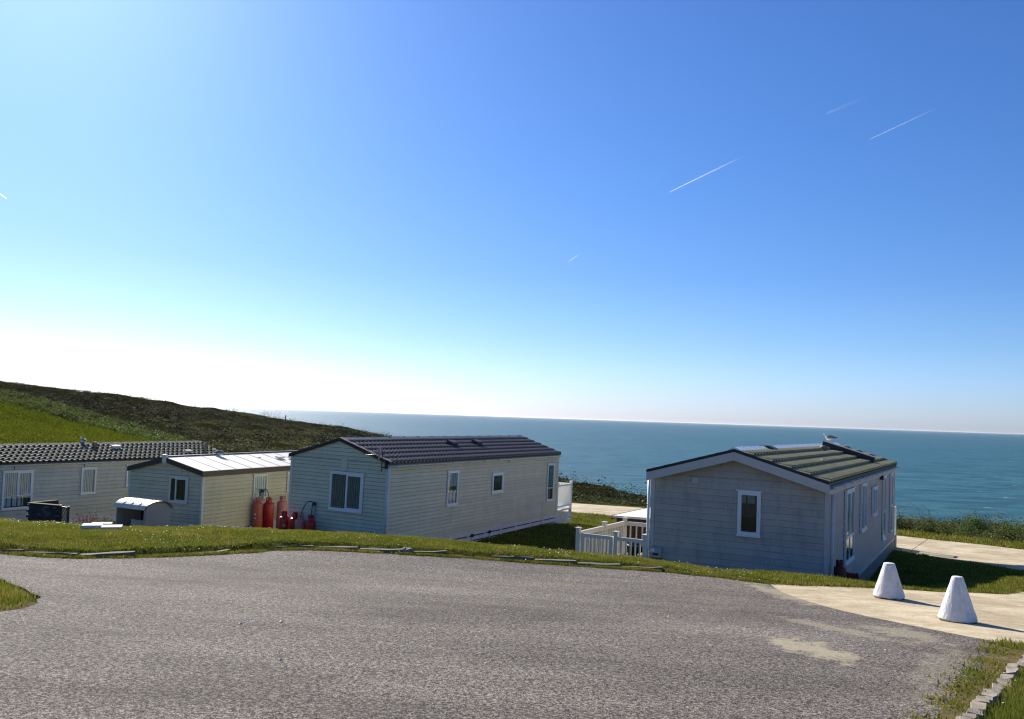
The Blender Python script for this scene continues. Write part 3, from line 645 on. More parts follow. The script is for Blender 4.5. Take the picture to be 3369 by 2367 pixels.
        mb = MB(); mb.add(vs, fs, False); me = mb.mesh('roof_tile', mt); me.materials.append(M['roof_dark'])
        for i in hollow_shade: me.polygons[i].material_index = 1
        base = s.slope_mtx(s.th/math.cos(math.atan(s.sl))); cnt = 0; rest = MB()
        for c in range(n):
            for r in range(rows):
                m = base @ Matrix.Translation((-s.ova+c*pitch, r*cl, 0))
                if cnt < limit: put(me, 'roof_tile', s.e, m @ Matrix.Rotation(random.uniform(-.004, .004), 4, 'Z')); cnt += 1
                else: rest.add([m @ Vector(p) for p in vs], fs)
        if rest.v:
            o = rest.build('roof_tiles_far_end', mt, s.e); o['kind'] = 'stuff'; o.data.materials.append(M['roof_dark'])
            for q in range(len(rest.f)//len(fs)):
                for i in hollow_shade: o.data.polygons[q*len(fs)+i].material_index = 1
        # left slope: same tiling joined, turned away from the view
        mb = MB(); b2 = s.slope_mtx(s.th/math.cos(math.atan(s.sl)), -1)
        for r in range(rows): mb.add([b2 @ Vector(p) for p in [(-s.ova, r*cl, .01), (s.L+s.ova, r*cl, .01), (s.L+s.ova, (r+1)*cl, .045), (-s.ova, (r+1)*cl, .045), (s.L+s.ova, (r+1)*cl, .0), (-s.ova, (r+1)*cl, .0)]], [(0, 1, 2, 3), (3, 2, 4, 5)])
        mb.build('far_roof_slope', mt, s.e)
        return cl
    def ridge(s, mt, seg=.9, w=.13, hgt=.075):
        y = -s.ova; zr = s.h+s.rise+s.th; mb = MB()
        mb.prism([(-w, -w*s.sl-.0), (0, 0), (w, -w*s.sl), (w, -w*s.sl+hgt*.55), (0, hgt), (-w, -w*s.sl+hgt*.55)], 1, 0.002, seg-.004)
        mb.box(-.03, .03, seg-.05, seg-.008, hgt*.8, hgt+.012)
        me = mb.mesh('ridge_tile', mt)
        while y < s.L+s.ova-.05:
            m = Matrix.Translation((-s.W/2, y, zr+.012)); l = min(seg, s.L+s.ova-y)
            put(me, 'ridge_tile', s.e, m @ Matrix.Diagonal((1, l/seg, 1, 1))); y += seg
    def verge(s, mt, hgt, drop=0.0, th=.03, y=None, name='bargeboard', up=.02, ends=(1, 1)):
        """board along the near gable's two slopes"""
        W = s.W; e = s.ovb+.01; yy = -s.ova if y is None else y
        for side in (-1, 1):
            xr = -W/2; xe = (-W-e) if side < 0 else e; zr = s.h+s.rise+s.th+up-drop; ze = s.h-s.sl*e+s.th+up-drop
            g = .0015*side
            MB().prism([(xr+g, zr-hgt), (xe, ze-hgt), (xe, ze), (xr+g, zr)], 1, yy-th, yy).build(name, mt, s.e)
    def gutter(s, mt, r=.055, drop=.02, brackets=None):
        x = s.ovb+r-.01; z = s.h-s.sl*s.ovb-drop; y0, y1 = -s.ova+.02, s.L+s.ova-.02
        pr = [(x+r*math.cos(a), z+r*math.sin(a)) for a in [PI+PI*i/8 for i in range(9)]]+[(x+(r-.008)*math.cos(a), z+(r-.008)*math.sin(a)) for a in [2*PI-PI*i/8 for i in range(9)]]
        # prism wants (x, z) outline along y
        o = MB().prism(pr, 1, y0, y1).build('gutter', mt, s.e)
        n = brackets or int(s.L/1.0)
        me = MB().box(x-r-.006, x+r+.012, -.02, .02, z-r-.006, z+.004).mesh('gutter_bracket', mt)
        for i in range(n): put(me, 'gutter_bracket', o, Matrix.Translation((0, y0+.3+(y1-y0-.6)*i/(n-1), 0)))
    def downpipe(s, mt, x, y, z0, z1, r=.034):
        o = MB().tube([(x, y, z0), (x, y, z1)], r, 10).build('downpipe', mt, s.e)
        for zz in (z0+(z1-z0)*.3, z0+(z1-z0)*.52, z0+(z1-z0)*.76): MB().lathe([(r+.001, -.015), (r+.008, -.015), (r+.008, .015), (r+.001, .015)], 10, (x, y, zz)).build('pipe_clip', mt, o)
    def window(s, side, u0, u1, z0, z1, mt, lights, fw=.05, depth=.045, curtain=None, cover=None, dark=True, head=True, label=None):
        """lights: list of (a0,a1,b0,b1) in 0..1 of the opening, each a pane (own sash if 5th is True)"""
        def P(u, d, z):   # d outwards
            return (u, -d, z) if side == 'front' else (d, u, z)
        def bx(mb, a0, a1, d0, d1, b0, b1):
            p0 = P(a0, d0, b0); p1 = P(a1, d1, b1); mb.box(min(p0[0], p1[0]), max(p0[0], p1[0]), min(p0[1], p1[1]), max(p0[1], p1[1]), min(p0[2], p1[2]), max(p0[2], p1[2])); return mb
        b0_, d_ = .02, depth+.02
        win = bx(MB(), u0, u1, -.0, .022, z0, z1).build('window', M['dark'], s.e)
        if label: win['label'] = label
        fr = MB()
        bx(fr, u0, u0+fw, .012, d_, z0, z1); bx(fr, u1-fw, u1, .012, d_, z0, z1); bx(fr, u0+fw, u1-fw, .012, d_, z0, z0+fw); bx(fr, u0+fw, u1-fw, .012, d_, z1-fw, z1)
        fr.build('frame', mt, win)
        if head: bx(MB(), u0-.05, u1+.05, .016, d_+.02, z1+.002, z1+.03).build('head_trim', mt, win)
        bx(MB(), u0-.02, u1+.02, .016, d_+.025, z0-.03, z0-.002).build('sill', mt, win)
        iu0, iu1, iz0, iz1 = u0+fw, u1-fw, z0+fw, z1-fw; du = iu1-iu0; dz = iz1-iz0
        for L_ in lights:
            a0, a1, c0, c1 = iu0+L_[0]*du, iu0+L_[1]*du, iz0+L_[2]*dz, iz0+L_[3]*dz; sw = .045 if len(L_) > 4 and L_[4] else .016
            sd = d_+.008 if sw > .02 else d_-.006
            sm = MB(); bx(sm, a0+.001, a0+sw, .016, sd, c0, c1); bx(sm, a1-sw, a1-.001, .016, sd, c0, c1); bx(sm, a0+sw, a1-sw, .016, sd, c0+.001, c0+sw); bx(sm, a0+sw, a1-sw, .016, sd, c1-sw, c1-.001)
            sm.build('sash', mt, win)
            bx(MB(), a0+sw, a1-sw, d_-.028, d_-.022, c0+sw, c1-sw).build('pane', M['glass'], win)
        if curtain:
            for (a0, a1, c0, c1, cm, nf) in curtain:
                A0, A1, C0, C1 = iu0+a0*du, iu0+a1*du, iz0+c0*dz, iz0+c1*dz
                nn = nf*6; vs = []; fs = []
                for i in range(nn+1):
                    u = A0+(A1-A0)*i/nn; d = .026+.007*math.sin(i/6*2*PI)+.003*math.sin(i*1.7)
                    vs += [P(u, d, C0), P(u, d, C1), P(u, d-.002, C0), P(u, d-.002, C1)]
                for i in range(nn): fs += [(4*i, 4*i+4, 4*i+5, 4*i+1), (4*i+2, 4*i+3, 4*i+7, 4*i+6)]
                MB().add(vs, fs, True).build('curtain', M[cm], win)
        return win

# ---- A: sage green static caravan in the middle
A = Home('static_caravan', 'A', 'pale sage green caravan with plum grey tiled roof in the middle', 3.7, 12.71, 2.95, .59, .07, .05, .42, M['A_wall'], .1165)
A.cladding([3.9, 7.55, 11.52]); A.corner(M['cream'])
A.roof_base(M['roof_dark'], .05)
Sprof = [(0, 0.004), (.1, .0), (.42, .0), (.52, .006), (.6, .03), (.7, .05), (.8, .05), (.9, .03), (.97, .008), (1.0, .004)]
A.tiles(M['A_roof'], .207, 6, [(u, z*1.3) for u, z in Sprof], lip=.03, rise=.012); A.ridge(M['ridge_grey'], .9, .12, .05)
A.verge(M['roof_dark'], .075, th=.025, up=.03)
for y in (A.L+A.ova,): A.verge(M['A_roof'], .09, th=.03, y=y+.03, up=.05, name='verge_trim')
A.verge(M['A_roof'], .02, th=.14, y=-A.ova+.13, up=.062, name='verge_capping')
A.gutter(M['cream']); A.downpipe(M['cream'], .03, -.045, .45, 2.86)
A.window('front', -2.1, -.86, 1.44, 2.59, M['white'], [(0, .5, 0, 1), (.5, 1, 0, 1, True)], curtain=[(0, .5, 0, 1, 'curtain_dull', 9), (.5, 1, 0, 1, 'curtain_dull', 8)])
A.window('side', 3.42, 4.12, 1.46, 2.6, M['white'], [(0, 1, 0, 1)], curtain=[(0, 1, .56, 1, 'curtain', 6), (0, 1, .36, .43, 'curtain', 1), (0, 1, 0, .33, 'curtain', 3)])
A.window('side', 6.63, 7.5, 1.68, 2.39, M['white'], [(0, 1, 0, 1)], fw=.07)
A.window('side', 11.55, 12.2, 1.05, 2.58, M['white'], [(0, 1, .34, 1), (0, 1, 0, .33)], curtain=[(.4, 1, .36, 1, 'curtain_dull', 3), (0, .6, 0, .3, 'curtain_dull', 3)])
MB().box(-1.74, -1.52, -.03, 0, 2.66, 3.03).build('flue_cover', M['A_wall'], A.e, bevel=.004)
o = MB().box(-.54, -.32, -.06, -.01, .76, .97).build('meter_box', M['cream'], A.e, bevel=.006); MB().box(-.5, -.37, -.066, -.06, .82, .94).build('meter_window', M['grey_box'], o); MB().box(-.47, -.43, -.07, -.02, .66, .76).build('hose_tail', M['black'], o)
an = MB().tube([(-.16, -.14, 2.72), (-.16, -.14, 3.42)], .014, 8).build('aerial', M['black'], A.e)
m_ = MB(); m_.box(-.17, -.02, -.148, -.132, 2.84, 2.87); m_.box(-.17, -.02, -.148, -.132, 3.03, 3.06); m_.box(-.05, -.02, -.15, -.02, 2.82, 3.08); m_.build('aerial_bracket', M['black'], an)
m_ = MB(); m_.tube([(-.62, -.34, 3.2), (-.05, -.08, 3.24)], .008, 6)
for i in range(9):
    t = i/9; x = -.6+.5*t; y = -.33+.22*t; hh = .05+.07*(1 if i % 3 == 2 else .5)
    m_.tube([(x, y, 3.2+.04*t-hh), (x, y, 3.2+.04*t+hh)], .0035, 4)
m_.box(-.27, -.22, -.2, -.16, 3.05, 3.44); m_.build('aerial_elements', M['metal'], an)
# skirting: white boards with dark slots
sk = MB().box(-.06, -.04, .05, A.L-.05, -.45, .42).build('skirting', M['dark'], A.e)
for s_, (za, zb) in enumerate([(-.02, .07), (.115, .245), (.29, .42)]):
    y = .05+.0
    for i in range(10):
        y0 = .05+i*1.262; y1 = y0+1.25
        MB().box(-.03, .0, y0, y1, za if s_ else -.3, zb).build('skirting_board', M['white_paint'], sk, bevel=.003)
for i in range(11): MB().box(-.036, .006, .03+i*1.262-.03, .03+i*1.262+.05, -.3, .42).build('skirting_post', M['white_paint'], sk)
for yy in (5.35, 6.65):
    o = MB().tube([(.03, yy, -.1), (.03, yy, .3)], .022, 8).build('waste_pipe', M['cream'], A.e); MB().box(.005, .06, yy-.06, yy+.06, .24, .34).build('pipe_cap', M['black'], o)
m_ = MB().tube([(.02, 11.2, .0), (.02, 11.25, .45), (.02, 11.3, 1.0)], .012, 6).build('cable', M['cream'], A.e)
# front wall below the cladding
MB().box(-3.66, -.04, -.005, .05, -.2, .42).build('skirting_panel', M['white_paint'], A.e)
MB().tube([(.07, 7.9, 2.84), (.12, 7.9, 2.8)], .05, 10).build('outside_lamp', M['cream'], A.e)
def roof_vent(home, y, v, mt, sz=(.3, .22, .1), name='roof_vent'):
    m = home.slope_mtx(home.th) @ Matrix.Translation((y, v, .05))
    mb = MB(); a, b, c = sz; mb.prism([(-b/2, 0), (b/2, 0), (b/2, c*.55), (b/2-.03, c), (-b/2+.03, c), (-b/2, c*.8)], 0, -a/2, a/2); mb.box(-a/2-.03, a/2+.03, -b/2-.03, b/2+.05, -.03, .012)
    return mb.build(name, mt, home.e, mtx=m)
roof_vent(A, 5.5, .78, M['roof_dark'], (.36, .3, .13)); roof_vent(A, 7.35, .78, M['roof_dark'], (.36, .3, .13))

# ---- C: cream caravan with a white roof
Cc = Home('static_caravan', 'C', 'cream caravan with white metal roof and dark brown fascia', 3.3, 9.6, 2.34, .38, .04, .06, .39, M['C_wall'], .13)
Cc.cladding([3.0, 6.0]); Cc.corner(M['cream'], .05); Cc.roof_base(M['fascia_brown'], .05)
for i in range(12):
    y0 = -Cc.ova+i*.81
    b_ = Cc.slope_mtx(.055)
    MB().box(y0+.002, y0+.808, -.0, Cc.slen()+.02, .0, .02).build('roof_sheet', M['C_roof'], Cc.e, mtx=b_)
    b_ = Cc.slope_mtx(.055, -1); MB().box(y0+.002, y0+.808, -.0, Cc.slen()+.02, .0, .02).build('roof_sheet', M['C_roof'], Cc.e, mtx=b_)
    MB().box(y0+.795, y0+.815, .02, Cc.slen()+.015, .018, .032).build('roof_seam', M['C_roof'], Cc.e, mtx=Cc.slope_mtx(.055))
Cc.verge(M['fascia_brown'], .17, th=.035, up=.02)
MB().box(-1.65-.045, -1.65+.045, -.06, Cc.L+.06, 2.34+.38+.055, 2.34+.38+.11).build('ridge_capping', M['fascia_brown'], Cc.e)
MB().box(-1.65-.09, -1.65+.09, -.125, -.02, 2.34+.38-.14, 2.34+.38+.16).build('ridge_end_cap', M['cream'], Cc.e, bevel=.02)
MB().box(.02, .06, -.09, Cc.L, 2.2, 2.375).build('side_fascia', M['fascia_brown'], Cc.e)
Cc.window('front', -1.42, -.59, 1.28, 2.15, M['cream'], [(0, .32, 0, 1), (.32, 1, 0, 1, True)], curtain=[(.35, 1, 0, 1, 'dark', 6)])
Cc.window('side', 2.53, 3.29, 1.26, 2.13, M['cream'], [(0, 1, 0, 1)], curtain=[(0, 1, 0, 1, 'curtain', 6)])
Cc.window('side', 4.46, 5.2, 1.41, 2.13, M['cream'], [(0, 1, 0, 1)], curtain=[(0, 1, 0, 1, 'curtain', 6)])
MB().box(-1.14, -.93, -.035, -.005, 2.27, 2.41).build('wall_vent', M['C_wall'], Cc.e, bevel=.01)
for i in range(8): MB().box(-.03, .004, i*1.2+.004, (i+1)*1.2-.004, -.25, .385).build('skirting_board', M['white_paint'], Cc.e)
for i in range(3): MB().box(-3.3+i*1.1, -3.3+(i+1)*1.1-.01, -.004, .03, -.25, .385).build('skirting_board', M['white_paint'], Cc.e)
m_ = MB(); m_.tube([(.03, 1.98, .26), (.03, 1.98, .32), (.03, 2.4, .32), (.03, 2.4, .26)], .012, 6); m_.build('grab_handle', M['metal'], Cc.e)
m = Cc.slope_mtx(.08)
o = MB().lathe([(.035, 0), (.035, .08), (.07, .085), (.075, .13), (.03, .15)], 12).build('roof_vent', M['C_roof'], Cc.e, mtx=Matrix.Translation((-1.1, 4.14, 2.34+.2)))
MB().box(-.2, .2, -.1, .1, .0, .07).build('roof_vent', M['C_roof'], Cc.e, mtx=m @ Matrix.Translation((5.05, .85, .02)), bevel=.02)
MB().box(-.12, .12, -.08, .08, .0, .07).build('roof_vent', M['C_roof'], Cc.e, mtx=m @ Matrix.Translation((5.6, .95, .02)), bevel=.02)

# ---- D: long pale caravan with a stone grey tiled roof
Dd = Home('static_caravan', 'D', 'long pale caravan with stone grey tiled roof at the left edge', 3.7, 11.0, 2.5, .55, .08, .1, .3, M['D_wall'], .152)
Dd.cladding([1.25, 4.25, 8.3]); Dd.corner(M['cream']); Dd.roof_base(M['roof_dark'], .05)
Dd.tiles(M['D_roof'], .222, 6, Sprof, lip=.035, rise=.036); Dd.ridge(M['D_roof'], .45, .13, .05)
Dd.verge(M['roof_dark'], .075, th=.025, up=.03); Dd.verge(M['D_roof'], .1, th=.05, y=Dd.L+Dd.ova+.03, up=.05, name='verge_trim')
Dd.gutter(M['cream'])
Dd.window('side', 1.31, 2.42, .82, 2.23, M['white'], [(0, .48, .32, 1), (.48, 1, .32, 1, True), (0, 1, 0, .31)], curtain=[(0, .48, .33, 1, 'curtain', 7), (.5, .98, .33, 1, 'curtain', 7), (0, .72, .04, .31, 'curtain', 4)])
Dd.window('side', 4.31, 4.93, 1.21, 2.23, M['white'], [(0, 1, 0, 1)], curtain=[(0, .9, 0, 1, 'curtain', 7)])
Dd.window('side', 6.24, 6.8, 1.42, 2.27, M['white'], [(0, 1, 0, 1)], curtain=[(0, 1, 0, 1, 'curtain', 5)])
for i in range(9): MB().box(-.03, .004, i*1.22+.004, (i+1)*1.22-.004, -.1, .296).build('skirting_board', M['white_paint'], Dd.e)
roof_vent(Dd, 5.6, .5, M['D_roof'], (.14, .16, .2)); roof_vent(Dd, 6.45, .7, M['locker_top'], (.36, .22, .1))
MB().tube([(-.3, 10.3, 2.6), (-.3, 10.3, 3.12)], .055, 12).build('flue_pipe', M['D_roof'], Dd.e)
roof_vent(Dd, 9.5, 1.45, M['locker_top'], (.3, .2, .08))
for yy in (1.7, 4.4):
    MB().tube([(.06, yy, 2.4), (.06, yy, 2.25)], .012, 6).build('cable', M['black'], Dd.e)

# ---- B: grey lodge on the right
B = Home('holiday_lodge', 'B', 'wide grey lodge with olive tiled roof beside the white cones', 4.6, 16.4, 3.41, .66, .05, .3, .5, M['B_wall'], .1635)
B.e['category'] = 'lodge'
B.cladding([5, 10], rnd=random.Random(3)); B.corner(M['fascia_grey'], .09); B.roof_base(M['roof_dark'], .1)
Bprof = [(0, 0), (.12, .008), (.2, .0), (.32, .008), (.4, .0), (.48, .02), (.56, .046), (.68, .052), (.8, .046), (.88, .02), (.94, .0), (1.0, 0)]
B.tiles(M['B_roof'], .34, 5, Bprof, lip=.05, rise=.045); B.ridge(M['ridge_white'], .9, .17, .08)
B.verge(M['roof_dark'], .075, th=.035, up=.04)
B.verge(M['fascia_grey'], .22, drop=.075, th=.03, up=.038, name='fascia')
B.verge(M['B_roof'], .1, th=.05, y=B.L+B.ova+.03, up=.07, name='verge_trim')
B.gutter(M['fascia_grey'], .06, .0, brackets=12)
MB().box(.0, .06, -.26, B.L+.2, B.h-.2, B.h-.03).build('side_fascia', M['fascia_grey'], B.e)
B.downpipe(M['fascia_grey'], .09, .06, .2, 3.2, .045); B.downpipe(M['white'], -4.68, -.02, .3, 3.3, .04)
B.window('front', -2.24, -1.65, 2.0, 3.13, M['white'], [(0, 1, 0, 1, True)], fw=.05, curtain=[(0, 1, .75, 1, 'curtain_dull', 2)])
B.window('side', 2.53, 4.1, 1.17, 3.16, M['white'], [(0, .5, .34, 1, True), (.5, 1, .34, 1, True), (0, .5, 0, .33), (.5, 1, 0, .33)], depth=.06)
B.window('side', 5.74, 6.95, 1.75, 3.18, M['white'], [(0, .5, 0, 1), (.5, 1, 0, 1, True)], depth=.06)
B.window('side', 8.62, 9.78, 2.0, 2.93, M['white'], [(0, .5, 0, 1), (.5, 1, 0, 1, True)], depth=.06)
B.window('side', 11.8, 12.6, .87, 3.2, M['white'], [(0, 1, .43, 1, True), (0, 1, 0, .42)], depth=.06)
B.window('side', 14.38, 15.1, .93, 3.2, M['white'], [(0, 1, .43, 1, True), (0, 1, 0, .42)], depth=.06)
MB().box(-3.48, -3.3, -.045, -.01, 3.24, 3.4).build('wall_vent', M['fascia_grey'], B.e, bevel=.01)
o = MB().box(-4.56, -4.24, -.13, -.01, 1.17, 1.45).build('meter_box', M['grey_box'], B.e, bevel=.01)
MB().box(-4.55, -4.43, -.134, -.13, 1.32, 1.41).build('meter_label', M['label'], o); MB().box(-4.48, -4.32, -.136, -.13, 1.24, 1.3).build('meter_slot', M['black'], o)
MB().prism([(-4.5, .98), (-4.32, .98), (-4.28, 1.17), (-4.54, 1.17)], 1, -.11, -.015).build('meter_duct', M['black'], B.e)
o = MB().box(.02, .14, 10.9, 11.08, 3.1, 3.24).build('outside_lamp', M['black'], B.e)
MB().box(.0, .035, .0, B.L, .44, .54).build('base_trim', M['fascia_grey'], B.e)
for i in range(82): MB().box(-.01, .012, i*.2+.004, (i+1)*.2-.008, -.4, .43).build('skirting_board', M['grey_skirt'], B.e)
MB().box(-.06, -.02, 0, B.L, -.4, .5).build('skirting_backing', M['dark'], B.e)
MB().box(-4.58, -.02, -.012, .02, -.2, .5).build('skirting_panel', M['B_wall'], B.e)
# roof furniture
def slope_box(home, y, v, lx, lv, h, mt, name):
    return MB().box(-lx/2, lx/2, -lv/2, lv/2, 0, h).build(name, mt, home.e, mtx=home.slope_mtx(home.th+.05) @ Matrix.Translation((y, v, 0)), bevel=.01)
SLB = B.slen()
o = slope_box(B, 11.9, SLB*.46, .14, SLB*.78, .2, M['roof_dark'], 'roof_joint_cover')
MB().box(-.05, .05, -SLB*.36, SLB*.38, .2, .235).build('joint_capping', M['ridge_white'], o, loc=(0, 0, 0))
o = slope_box(B, 12.2, SLB*.46, .1, SLB*.74, .12, M['roof_dark'], 'roof_joint_cover')
fl = MB().tube([(0, 0, 0), (0, 0, .26)], .08, 14).build('flue_pipe', M['flue_olive'], B.e, mtx=Matrix.Translation((-1.7, 9.7, 3.41+.5)))
MB().lathe([(.08, .2), (.13, .22), (.13, .28), (.09, .33), (.0, .34)], 16).build('flue_cowl', M['flue_olive'], fl)
slope_box(B, 13.5, .55, .5, .28, .1, M['B_roof'], 'roof_vent')
MB().prism([(-.3, -.08), (.3, -.08), (.3, .0), (.12, .08), (-.12, .08), (-.3, .0)], 1, 3.0, 3.5).build('ridge_vent', M['roof_dark'], B.e, loc=(-2.3, 0, 3.41+.66+.12))
MB().tube([(0, 0, 0), (0, 0, .2)], .06, 10).build('flue_pipe', M['B_roof'], B.e, mtx=Matrix.Translation((-1.0, 5.2, 3.41+.3)))

# ---- balcony behind A
bal = empty('balcony', None, 'white balustraded balcony at the seaward end of the sage caravan', 'balcony', mat=FR['A'])
dk = MB().box(-3.6, -.0, 12.75, 14.4, .5, .56).build('deck', M['white_paint'], bal)
pm = MB().box(-.05, .05, -.05, .05, -.5, 1.7).box(-.065, .065, -.065, .065, 1.7, 1.74).mesh('post', M['white'])
for x, y in [(-.05, 14.35), (-.05, 12.8), (-1.85, 14.35), (-3.6, 14.35)]: put(pm, 'post', bal, loc=(x, y, 0))
for (x0, x1, y0, y1) in [(-.08, -.02, 12.86, 14.3), (-1.8, -.11, 14.32, 14.38), (-3.55, -1.91, 14.32, 14.38)]:
    for z in (.66, 1.56): MB().box(x0, x1, y0, y1, z, z+.07).build('rail', M['white'], bal)
ba = MB().box(-.018, .018, -.018, .018, .73, 1.56).mesh('baluster', M['white'])
for i in range(12): put(ba, 'baluster', bal, loc=(-.05, 12.96+i*.115, 0))
for i in range(28): put(ba, 'baluster', bal, loc=(-.2-i*.12, 14.35, 0))
for z in (-.02, .13, .28): MB().box(-.03, .0, 12.72, 14.4, z, z+.13).build('skirting_board', M['white_paint'], bal)
# balcony behind B, glass
bal2 = empty('balcony', None, 'glass sided balcony at the seaward end of the grey lodge', 'balcony', mat=FR['B'])
MB().box(-4.5, .0, 16.72, 17.6, .5, .58).build('deck', M['fascia_grey'], bal2)
pm2 = MB().box(-.04, .04, -.04, .04, -.4, 1.7).mesh('post', M['white'])
for x, y in [(-.05, 16.85), (-.05, 17.55), (-4.45, 17.55)]: put(pm2, 'post', bal2, loc=(x, y, 0))
MB().box(-.08, -.02, 16.9, 17.5, 1.64, 1.7).build('rail', M['white'], bal2); MB().box(-.08, -.02, 16.9, 17.5, .62, .68).build('rail', M['white'], bal2); MB().box(-.056, -.044, 16.9, 17.5, .68, 1.64).build('glass_panel', M['glass'], bal2)
for i in range(4): MB().box(-.01, .015, 16.75+i*.2, 16.94+i*.2, -.4, .5).build('skirting_board', M['grey_skirt'], bal2)

# ---- fenced deck on the lodge's left
fen = empty('picket_fence', None, 'cream picket fence with capped posts and a gate enclosing the lodge deck', 'fence', mat=FR['B'])
FZ = .5
def fpost(x, y, zt=1.72, zb=.3, w=.055):
    o = MB().box(-w, w, -w, w, zb, zt).build('post', M['fence'], fen, loc=(x, y, 0)); MB().add([(-w-.025, -w-.025, zt+.001), (w+.025, -w-.025, zt+.001), (w+.025, w+.025, zt+.001), (-w-.025, w+.025, zt+.001), (-w-.025, -w-.025, zt+.025), (w+.025, -w-.025, zt+.025), (w+.025, w+.025, zt+.025), (-w-.025, w+.025, zt+.025), (0, 0, zt+.05)], [(3, 2, 1, 0), (0, 1, 5, 4), (1, 2, 6, 5), (2, 3, 7, 6), (3, 0, 4, 7), (4, 5, 8), (5, 6, 8), (6, 7, 8), (7, 4, 8)]).build('post_cap', M['fence'], o)
for x, y in [(-6.75, 0), (-5.6, 0), (-4.75, 0), (-6.75, 1.9), (-6.75, 3.6), (-4.78, 3.6)]: fpost(x, y)
MB().box(-.05, .05, -.04, .04, .35, 1.6).build('gate_post', M['fence'], fen, loc=(-6.6, 0, 0)); MB().box(-.05, .05, -.04, .04, .35, 1.6).build('gate_post', M['fence'], fen, loc=(-5.74, 0, 0))
MB().box(-6.55, -5.79, -.03, .03, 1.5, 1.6).build('gate_rail', M['fence'], fen); MB().box(-6.55, -5.79, -.03, .03, .42, .5).build('gate_rail', M['fence'], fen)
MB().box(-5.54, -4.81, -.03, .03, 1.5, 1.6).build('rail', M['fence'], fen); MB().box(-5.54, -4.81, -.03, .03, .42, .5).build('rail', M['fence'], fen)
pk = MB().box(-.022, .022, -.012, .012, .5, 1.5).mesh('picket', M['fence'])
for i in range(6): put(pk, 'picket', fen, loc=(-6.47+i*.122, 0, 0))
for i in range(5): put(pk, 'picket', fen, loc=(-5.44+i*.135, 0, 0))
for y0, y1 in [(.055, 1.845), (1.955, 3.545)]:
    MB().box(-6.785, -6.715, y0, y1, 1.5, 1.63).build('rail', M['fence'], fen); MB().box(-6.78, -6.72, y0, y1, .55, .63).build('rail', M['fence'], fen)
pk2 = MB().box(-.012, .012, -.022, .022, .63, 1.5).mesh('picket', M['fence'])
for i in range(13): put(pk2, 'picket', fen, loc=(-6.75, .15+i*.13, 0))
for i in range(12): put(pk2, 'picket', fen, loc=(-6.75, 2.03+i*.13, 0))
MB().box(-6.69, -4.84, 3.57, 3.63, 1.5, 1.62).build('rail', M['fence'], fen); MB().box(-6.69, -4.84, 3.57, 3.63, .55, .63).build('rail', M['fence'], fen)
for i in range(9): put(pk, 'picket', fen, loc=(-6.55+i*.2, 3.6, .0))
dk = empty('deck', None, 'pale boarded deck inside the picket fence beside the grey lodge', 'deck', mat=FR['B'])
for i in range(13): MB().box(-6.68+i*.152, -6.68+i*.152+.145, .06, 3.55, .3, .36).build('deck_board', M['deck'], dk)
# things on the deck
def planter(name, x, y, z, w, l, h, mt, label, cat, slats=0):
    p = LP('B', x, y, z); e = empty(name, p, label, cat, rz=-math.radians(28.75))
    mb = MB(); t = .03
    mb.box(-w/2, w/2, -l/2, l/2, 0, h-.06)
    mb.build('box_body', mt, e, bevel=.01)
    mb = MB(); r = .03
    mb.box(-w/2-r, w/2+r, -l/2-r, -l/2+.05, h-.06+.001, h); mb.box(-w/2-r, w/2+r, l/2-.05, l/2+r, h-.06+.001, h); mb.box(-w/2-r, -w/2+.05, -l/2+.05, l/2-.05, h-.06+.001, h); mb.box(w/2-.05, w/2+r, -l/2+.05, l/2-.05, h-.06+.001, h)
    mb.build('rim', mt, e)
    for i in range(slats):
        MB().box(-w/2+i*w/slats+.004, -w/2+(i+1)*w/slats-.008, -l/2-.018, -l/2, .01, h-.07).build('slat', mt, e)
        if i*.1 < l: pass
    if slats:
        n = int(l/.1)
        for i in range(n): MB().box(-w/2-.018, -w/2, -l/2+i*l/n+.004, -l/2+(i+1)*l/n-.006, .01, h-.07).build('slat', mt, e)
    return e
planter('wooden_planter', -5.0, 1.6, .36, .5, 1.5, .7, M['timber'], 'greenish slatted timber planter on the deck behind the fence', 'planter', 4)
st = planter('stone_trough', -5.15, 2.6, 1.06, .62, .4, .3, M['terracotta'], 'weathered brown stone trough standing on the timber planter end', 'trough')
st.location = LP('B', -5.05, 2.3, 1.062)
e = empty('water_butt', LP('B', -5.7, 2.0, .36), 'black tub standing among the pots on the fenced deck', 'tub'); MB().lathe([(.24, 0), (.3, .75), (.33, .76), (.33, .8), (.28, .8), (.25, .1), (0, .1)], 20).build('tub_body', M['black'], e); MB().box(-.3, .3, -.02, .02, .5, .54).build('handle_band', M['white'], e)
e = empty('round_planter', LP('B', -6.1, 1.2, .36), 'dark grey round pot on the deck just inside the gate', 'pot'); MB().lathe([(.2, 0), (.27, .36), (.3, .38), (.3, .42), (.25, .42), (.22, .06), (0, .06)], 20).build('pot_body', M['grey_box'], e)
e = empty('timber_tub', LP('B', -5.45, 2.9, .36), 'pale rimmed half barrel behind the black tub on the deck', 'barrel'); MB().lathe([(.3, 0), (.36, .4), (.34, .84), (.37, .85), (.37, .89), (.3, .89), (.28, .7), (0, .7)], 22).build('barrel_body', M['timber'], e)
